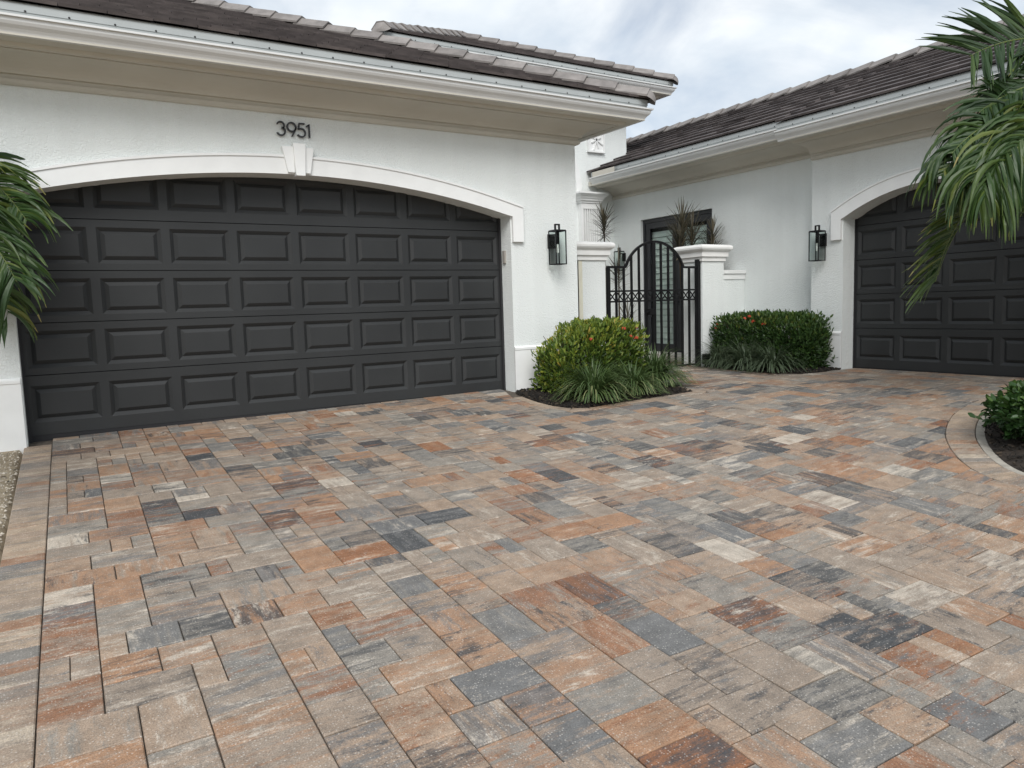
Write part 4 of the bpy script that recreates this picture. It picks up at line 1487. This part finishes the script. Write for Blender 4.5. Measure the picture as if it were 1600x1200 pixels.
def bed(name, label, poly, zfun, nchip, mound):
    root = empty(name, (poly[0][0], poly[0][1], 0))
    tag(root, label, "mulch bed")
    mb = MB()
    ox, oy = poly[0]
    cx = sum(p[0] for p in poly) / len(poly); cy = sum(p[1] for p in poly) / len(poly)
    vs, fs = [], []
    rings = 5
    for r_ in range(rings + 1):
        f = 1 - r_ / rings
        for x, y in poly:
            X, Y = cx + (x - cx) * f, cy + (y - cy) * f
            vs.append((X - ox, Y - oy, gz(X, Y) - .01 + mound * math.sin((1 - f) * math.pi / 2) ** .6))
    k = len(poly)
    for r_ in range(rings):
        for i in range(k):
            j = (i + 1) % k
            fs.append((r_ * k + i, r_ * k + j, (r_ + 1) * k + j, (r_ + 1) * k + i))
    mb.add(vs, fs)
    mb.build("soil", M['soil'], root, smooth=True)
    ch = MB()
    x0, x1 = min(p[0] for p in poly) - .03, max(p[0] for p in poly); y0, y1 = min(p[1] for p in poly) - .03, max(p[1] for p in poly)
    done = 0
    while done < nchip:
        x, y = random.uniform(x0, x1), random.uniform(y0, y1)
        if not inside((x + random.gauss(0, .012), y + random.gauss(0, .012)), poly): continue
        done += 1
        # height follows the mound by ring distance
        best = 0
        for i in range(k):
            a, b_ = Vector(poly[i]) - Vector((cx, cy)), Vector(poly[(i + 1) % k]) - Vector((cx, cy))
            q = Vector((x - cx, y - cy)); den = a.x * b_.y - a.y * b_.x
            if abs(den) < 1e-9: continue
            s_, t_ = (q.x * b_.y - q.y * b_.x) / den, (a.x * q.y - a.y * q.x) / den
            if s_ >= -1e-6 and t_ >= -1e-6: best = s_ + t_; break
        h = mound * math.sin(max(0, 1 - best) * math.pi / 2) ** .6
        L = random.uniform(.012, .045); w = random.uniform(.006, .014); t = random.uniform(.003, .007)
        a = random.uniform(0, math.pi); til = random.gauss(0, .35)
        d = Vector((math.cos(a) * math.cos(til), math.sin(a) * math.cos(til), math.sin(til))); s2 = Vector((-math.sin(a), math.cos(a), random.gauss(0, .3))).normalized()
        n2 = d.cross(s2)
        P = Vector((x - ox, y - oy, gz(x, y) - .004 + h + random.uniform(0, .016)))
        vs = [P + d * L * i + s2 * w * j + n2 * t * q for q in (-1, 1) for i, j in ((-.5, -.5), (.5, -.35), (.45, .4), (-.5, .5))]
        ch.add(vs, [(4, 5, 6, 7), (0, 1, 5, 4), (1, 2, 6, 5), (2, 3, 7, 6), (3, 0, 4, 7)], (random.random() ** 1.3, .01, 0))
    ch.build("mulch_chips", M['mulch'], root)["kind"] = "stuff"


bed("planting_bed", "dark mulch bed under the left hedge beside the wide garage door", BEDL + [(3.44, .28), (3.425, -.25)], gz, 4200, .05)
bed("planting_bed", "dark mulch bed under the right hedge along the house wall", BEDR + [(6.84, -1.05), (7.05, -1.03), (7.05, .26)], gz, 3600, .045)
ISL_C = offset_line(ISL, BW + .004)
ISL_B = offset_line(ISL, BW + .065)
eb = MB()
vs = []
for (p, q) in zip(ISL_C, ISL_B):
    w = random.uniform(-.012, .012)
    vs += [(p[0], p[1], gz(*p) - .03), (p[0], p[1], gz(*p) - .006), (q[0] + w, q[1] + w, gz(*q) - .012), (q[0] + w, q[1] + w, gz(*q) - .06)]
k = len(ISL_C)
fs = [(i * 4 + j, i * 4 + 4 + j, i * 4 + 5 + j, i * 4 + 1 + j) for i in range(k - 1) for j in range(3)]
eb.add(vs, fs)
tag(eb.build("bed_edging", M['concrete']), kind="structure")
isl = [p for p in ISL_B if p[1] > -7.2]
bed("planting_bed", "dark mulch bed in the curved island at the right edge", isl + [(6.82, -7.2)], gz, 5000, .05)

# broad-leaved bush at the island edge
def bush(name, label, c, half, zb, nleaf):
    root = empty(name, (c[0], c[1], zb)); tag(root, label, "bush")
    fo = MB(); tw = MB()
    for i in range(nleaf):
        v = rnd_dir()
        dep = random.uniform(.55, 1) ** .5
        lump = 1 + .22 * hnoise(v.x * 1.7 + c[0], v.y * 1.9, v.z * 1.5) + random.gauss(0, .04)
        P = Vector((v.x * half[0], v.y * half[1], v.z * half[2])) * dep * lump
        P.z += half[2] * .9
        if P.z < .02: continue
        dr = v * .9 + Vector((0, 0, .15)) + rnd_dir() * .8
        leaf(fo, P, dr, Vector((0, 0, 1)) + rnd_dir() * .6, random.uniform(.05, .085), random.uniform(.03, .045), (max(0, min(1, random.gauss(.4 + .3 * v.z, .2))), .01, 0), .15)
    fo.build("foliage", M['bush'], root)
    for i in range(22):
        e = rnd_dir(); e.z = abs(e.z)
        tw.tube([(0, 0, 0), (e.x * half[0] * .4, e.y * half[1] * .4, half[2] * .7), (e.x * half[0] * .9, e.y * half[1] * .9, half[2] * (.9 + e.z * .8))], [.01, .007, .003], 5)
    tw.build("stems", M['wood'], root)["kind"] = "stuff"


bush("bush", "leafy green bush spilling over the curved island edge at the right", (4.36, -5.2), (.72, .46, .20), gz(4.3, -5.16), 4200)

# bronze cordylines in the court behind the gate
def cordyline(label, x, y, h, heads, L, n_):
    root = empty("cordyline_plant", (x, y, .03)); tag(root, label, "plant", "spiky bronze plants in the court")
    sb_ = MB()
    fo = MB()
    for (hx, hy, hh) in heads:
        top = Vector((hx, hy, hh))
        sb_.tube([(hx * .1, hy * .1, -.03), (hx * .6, hy * .6, hh * .5), tuple(top)], [.018, .015, .011], 6)
        for i in range(n_):
            f = i / n_
            a = i * 2.4 + random.gauss(0, .2)
            el = R(random.uniform(-25, 30) + 62 * f)
            d = Vector((math.cos(a) * math.cos(el), math.sin(a) * math.cos(el), math.sin(el)))
            p = top + Vector((0, 0, -.30 + .32 * f))
            LL = L * random.uniform(.75, 1.1)
            side = d.cross(Vector((0, 0, 1))).normalized()
            vs = []
            k = 4
            for s in range(k + 1):
                q = s / k
                w = .0085 * (1 - abs(q - .35) ** 1.5) * (1 if q < 1 else .1)
                vs += [p - side * w, p + side * w]
                d = (d + Vector((0, 0, -.05))).normalized(); p = p + d * LL / k
            fo.add(vs, [(s * 2, s * 2 + 1, s * 2 + 3, s * 2 + 2) for s in range(k)], (random.random(), .01, 0))
    sb_.build("stem", M['wood'], root); fo.build("leaves", M['cordy'], root)


cordyline("tall spiky bronze plant before the fluted pilaster, above the left pillar", 6.02, 2.45, 0, [(0, 0, 2.42)], .34, 120)
cordyline("widest spiky bronze plant rising behind the right pillar, before the patio door", 6.55, 1.05, 0, [(-.02, .06, 2.24), (.08, -.06, 2.05), (-.1, .05, 1.95)], .46, 90)
cordyline("small spiky bronze plant at the right end of the patio door", 6.86, .80, 0, [(0.03, 0, 2.04), (0, 0, 1.75)], .34, 80)
cordyline("low thin spiky plant behind the bars left of the gate arch", 5.95, 2.0, 0, [(0, 0, 1.55), (.1, -.1, .75)], .4, 46)

# palms ------------------------------------------------------------
def bez(P, t):
    a, b_, c, d = P
    s = 1 - t
    return a * s ** 3 + b_ * 3 * s * s * t + c * 3 * s * t * t + d * t ** 3


def frond(root, ctrl, n_, Lmax, upv, spread=.9, droop=.16, sides=(-1, 1), t0=.16, wid=.017, lvb=.4, name="frond", tw=0., tip=.35, tf=1., flat=0.):
    org = root.location
    P = [Vector(c) - org for c in ctrl]
    mb = MB()
    K = 22
    pts = [bez(P, i / K) for i in range(K + 1)]
    mb.tube(pts, [.016 * (1 - i / K * .85) for i in range(K + 1)], 6)
    nr = len(mb.f)
    n_ = int(n_ * 1.2)
    for i in range(n_):
        t = t0 + (1 - t0) * (i + random.uniform(-.3, .3)) / n_
        t = min(.995, max(.02, t))
        p0 = bez(P, t)
        T = (bez(P, min(1, t + .01)) - bez(P, max(0, t - .01))).normalized()
        up_ = Vector(upv); up_ = (up_ - T * up_.dot(T)).normalized()
        S = T.cross(up_)
        L0 = Lmax * max(flat, math.sin(math.pi * (.12 + .80 * t)) * .85 + .15) * random.uniform(.85, 1.1)
        if t > .9: L0 *= 1 - (t - .9) * tip * 10
        for s in sides:
            if random.random() < .05: continue
            d = (T * tf * (.55 + .75 * t) * random.uniform(.8, 1.2) + S * s * spread + up_ * random.uniform(.05, .42) + rnd_dir() * .1).normalized()
            p = p0.copy()
            k = 7
            nn = d.cross(S * s).normalized()
            wv_ = (up_ * .8 + T * .6).cross(d).normalized()
            roll = random.gauss(0, .35) + tw
            wv_ = Matrix.Rotation(roll, 3, d) @ wv_
            w = wid * random.uniform(.75, 1.15)
            tws = random.gauss(0, .22)
            vs, cv_ = [], []
            g_ = droop * random.uniform(.6, 1.5)
            for q in range(k + 1):
                f = q / k
                ww = w * (.35 + 1.3 * f if f < .5 else 1.0 - (f - .5) * 1.85) + .0008
                ctr = p + wv_.cross(d) * (-ww * .35)
                vs += [p - wv_ * ww, ctr, p + wv_ * ww]
                d = (d + Vector((0, 0, -g_ * (.4 + 1.3 * f)))).normalized()
                wv_ = Matrix.Rotation(tws, 3, d) @ (wv_ - d * wv_.dot(d)).normalized()
                p = p + d * L0 / k
            fs = []
            for q in range(k):
                fs += [(q * 3, q * 3 + 1, q * 3 + 4, q * 3 + 3), (q * 3 + 1, q * 3 + 2, q * 3 + 5, q * 3 + 4)]
            lv = max(.01, min(1, random.gauss(lvb, .16)))
            tipv = min(1, lv + random.uniform(0, .22) + (.35 if random.random() < .12 else 0))
            n0 = len(mb.f)
            mb.add(vs, fs, (lv, .01, 0))
            for z_ in range(2): mb.a[-1 - z_] = (tipv, .01, 0)
    for i in range(len(mb.f)): mb.m[i] = 0 if i < nr else 1
    return mb.build(name, [M['stalk'], M['palm']], root)


def palm_trunk(root, base, top, r0_, r1_):
    mb = MB()
    a, b_ = Vector(base) - root.location, Vector(top) - root.location
    pts, rr = [], []
    k = 26
    for i in range(k + 1):
        f = i / k
        pts.append(a.lerp(b_, f) + Vector((.03 * math.sin(f * 3), 0, 0)))
        rr.append((r0_ + (r1_ - r0_) * f) * (1 + (.05 if i % 2 else 0)) * (1.35 - .35 * min(1, f * 6)))
    mb.tube(pts, rr, 14)
    mb.build("trunk", M['trunk'], root, smooth=True)
    mc = MB()
    mc.tube([b_, b_ + Vector((0, 0, .25)), b_ + Vector((0, 0, .5))], [r1_ * 1.05, r1_ * .9, .02], 12)
    mc.build("crownshaft", M['stalk'], root, smooth=True)


pz = gz(5.2, -5.2)
palm = empty("palm_tree", (5.25, -5.2, pz))
tag(palm, "large palm at the right edge with drooping fronds before the narrow garage", "palm tree")
palm_trunk(palm, (5.25, -5.2, pz - .05), (5.25, -5.2, 2.15), .13, .085)
CRN = Vector((5.25, -5.2, 2.5))
D = at_depth
VW = tuple(-fw + Vector((0, 0, .45)))
frond(palm, [CRN, D(1700, 50, 6.8), D(1600, 40, 6.6), D(1515, 88, 6.5)], 40, .66, VW, .95, .045, lvb=.26, t0=.2, wid=.021, tf=.75, flat=.9)
frond(palm, [CRN, D(1700, 120, 6.6), D(1630, 165, 6.4), D(1568, 160, 6.3)], 44, .46, VW, .95, .06, lvb=.24, t0=.2, wid=.018, tf=.9, flat=.85)
frond(palm, [CRN, D(1660, 140, 6.4), D(1545, 170, 6.2), D(1487, 240, 6.1)], 58, .62, (-.5, -.6, .65), .75, .46, lvb=.34, t0=.2, wid=.021, tf=.6, flat=.85)
frond(palm, [CRN, D(1670, 160, 6.2), D(1565, 190, 6.0), D(1518, 285, 5.95)], 64, .72, (-.4, -.7, .6), .7, .5, lvb=.44, t0=.2, wid=.022, tf=.6, flat=.85)
frond(palm, [CRN, D(1680, 150, 6.3), D(1610, 190, 6.15), D(1575, 250, 6.1)], 56, .6, (-.4, -.7, .6), .8, .42, lvb=.34, t0=.2, wid=.022, tf=.6, flat=.8)
frond(palm, [CRN, D(1660, 160, 6.5), D(1585, 175, 6.45), D(1545, 215, 6.4)], 50, .55, (-.3, -.6, .8), .8, .22, lvb=.3, t0=.2, wid=.02, tf=.7, flat=.8)
frond(palm, [CRN, D(1650, 150, 6.3), D(1530, 185, 6.2), D(1470, 275, 6.15)], 58, .60, (-.6, -.5, .6), .75, .5, lvb=.30, t0=.25, wid=.021, tf=.6, flat=.85)
frond(palm, [CRN, D(1665, 165, 6.1), D(1575, 215, 5.95), D(1545, 305, 5.9)], 58, .66, (-.3, -.8, .5), .75, .5, lvb=.46, t0=.25, wid=.022, tf=.6, flat=.85)
frond(palm, [CRN, D(1690, 110, 6.5), D(1600, 120, 6.35), D(1530, 175, 6.25)], 52, .5, (-.4, -.6, .75), .85, .16, lvb=.24, t0=.2, wid=.02, tf=.8, flat=.8)
frond(palm, [CRN, D(1690, 180, 6.2), D(1640, 240, 6.1), D(1600, 300, 6.05)], 50, .55, (-.3, -.8, .5), .8, .4, lvb=.3, t0=.2, wid=.022, tf=.6, flat=.8)
frond(palm, [CRN, D(1640, 190, 6.7), D(1490, 290, 6.7), D(1462, 440, 6.7)], 80, .56, (-.5, -.85, .1), .8, .07, lvb=.64, t0=.3, sides=(1,), wid=.015, tf=.75, flat=.85, tip=.1)
frond(palm, [CRN, D(1640, 200, 6.8), D(1500, 300, 6.8), D(1466, 430, 6.8)], 56, .50, (-.5, -.85, .1), .55, .09, lvb=.55, t0=.35, sides=(1,), wid=.015, tf=.9, flat=.85, tip=.1)
frond(palm, [CRN, D(1720, 220, 6.9), D(1660, 280, 6.9), D(1590, 310, 6.9)], 44, .36, VW, .6, .08, lvb=.66, t0=.3, flat=.8)
for a_, el_ in ((20, .5), (-10, .3), (-45, .4), (-85, .2), (-120, .3)):
    a = R(a_)
    dv = Vector((math.cos(a), math.sin(a), 0))
    frond(palm, [CRN, CRN + dv * .6 + Vector((0, 0, .7 + el_)), CRN + dv * 1.5 + Vector((0, 0, .7 + el_)), CRN + dv * 2.1 + Vector((0, 0, -.1 + el_))], 44, .6, (0, 0, 1), .9, .14, lvb=.4)

pz = gz(-3.45, -2.3)
palm2 = empty("palm_tree", (-3.45, -2.3, pz))
tag(palm2, "small palm at the left edge with leaflets hanging before the wide garage door", "palm tree")
palm_trunk(palm2, (-3.45, -2.3, pz - .05), (-3.45, -2.3, 1.35), .085, .065)
CR2 = Vector((-3.45, -2.3, 1.7))
frond(palm2, [CR2, D(-120, 190, 6.1), D(-30, 240, 6.0), D(42, 345, 5.9)], 58, .56, VW, .8, .2, lvb=.45, wid=.023, t0=.2, tf=.7, flat=.85)
frond(palm2, [CR2, D(-130, 250, 5.9), D(-40, 310, 5.8), D(26, 440, 5.7)], 58, .58, VW, .8, .22, lvb=.42, wid=.023, t0=.2, tf=.7, flat=.85)
frond(palm2, [CR2, D(-120, 330, 6.2), D(-45, 370, 6.1), D(14, 490, 6.1)], 54, .52, (.2, -.7, .6), .8, .26, lvb=.5, wid=.021, t0=.2, tf=.7, flat=.85)
for a_, el_ in ((100, .4), (150, .2), (200, .3), (250, .1), (300, .3)):
    a = R(a_)
    dv = Vector((math.cos(a), math.sin(a), 0))
    frond(palm2, [CR2, CR2 + dv * .5 + Vector((0, 0, .6 + el_)), CR2 + dv * 1.1 + Vector((0, 0, .6 + el_)), CR2 + dv * 1.5 + Vector((0, 0, -.1 + el_))], 40, .5, (0, 0, 1), .9, .14, lvb=.4)

# pebbles and litter on the sandy strip
pbm = MB()
for i in range(2600):
    y = random.uniform(-5, -.32); x = -2.49 + .02 * y - abs(random.gauss(0, .35)) - .005
    r_ = random.uniform(.003, .011) * (1.6 if random.random() < .08 else 1)
    c = Vector((x, y, gz(x, y) - .012))
    a = random.uniform(0, 3)
    vs = [c + Vector((math.cos(a + q * 1.2566) * r_ * random.uniform(.7, 1.2), math.sin(a + q * 1.2566) * r_ * random.uniform(.7, 1.2), -r_ * .2)) for q in range(5)] + [c + Vector((0, 0, r_ * .8))]
    pbm.add(vs, [(q, (q + 1) % 5, 5) for q in range(5)], (random.random(), .01, 0))
tag(pbm.build("gravel", M['gravel']), "pale pebbles scattered on the sandy strip at the left edge", "gravel", kind="stuff")

# small dark junction box on a stake at the foot of the right pillar
jb = empty("junction_box", (5.99, .09, gz(6, .1)))
tag(jb, "small dark box on a stake at the foot of the right gate pillar", "utility box")
mb = MB(); mb.box(-.05, .05, -.035, .035, .05, .20); bevel(mb.build("case", M['iron'], jb), .008)
mb = MB(); mb.box(-.012, .012, -.012, .012, -.05, .05); mb.build("stake", M['iron'], jb)

# dry leaf litter along the sandy strip
lt = MB()
for i in range(70):
    y = random.uniform(-4.5, -.35); x = -2.5 + .02 * y - abs(random.gauss(0, .3)) - .02
    a = random.uniform(0, 6.28)
    leaf(lt, Vector((x, y, gz(x, y) - .008)), Vector((math.cos(a), math.sin(a), random.uniform(-.05, .2))), Vector((0, 0, 1)), random.uniform(.02, .05), random.uniform(.008, .018), (random.random() ** .5, .01, 0))
tag(lt.build("leaf_litter", M['mulch']), "dry brown leaf bits on the sandy strip by the left wall", "leaf litter", kind="stuff")
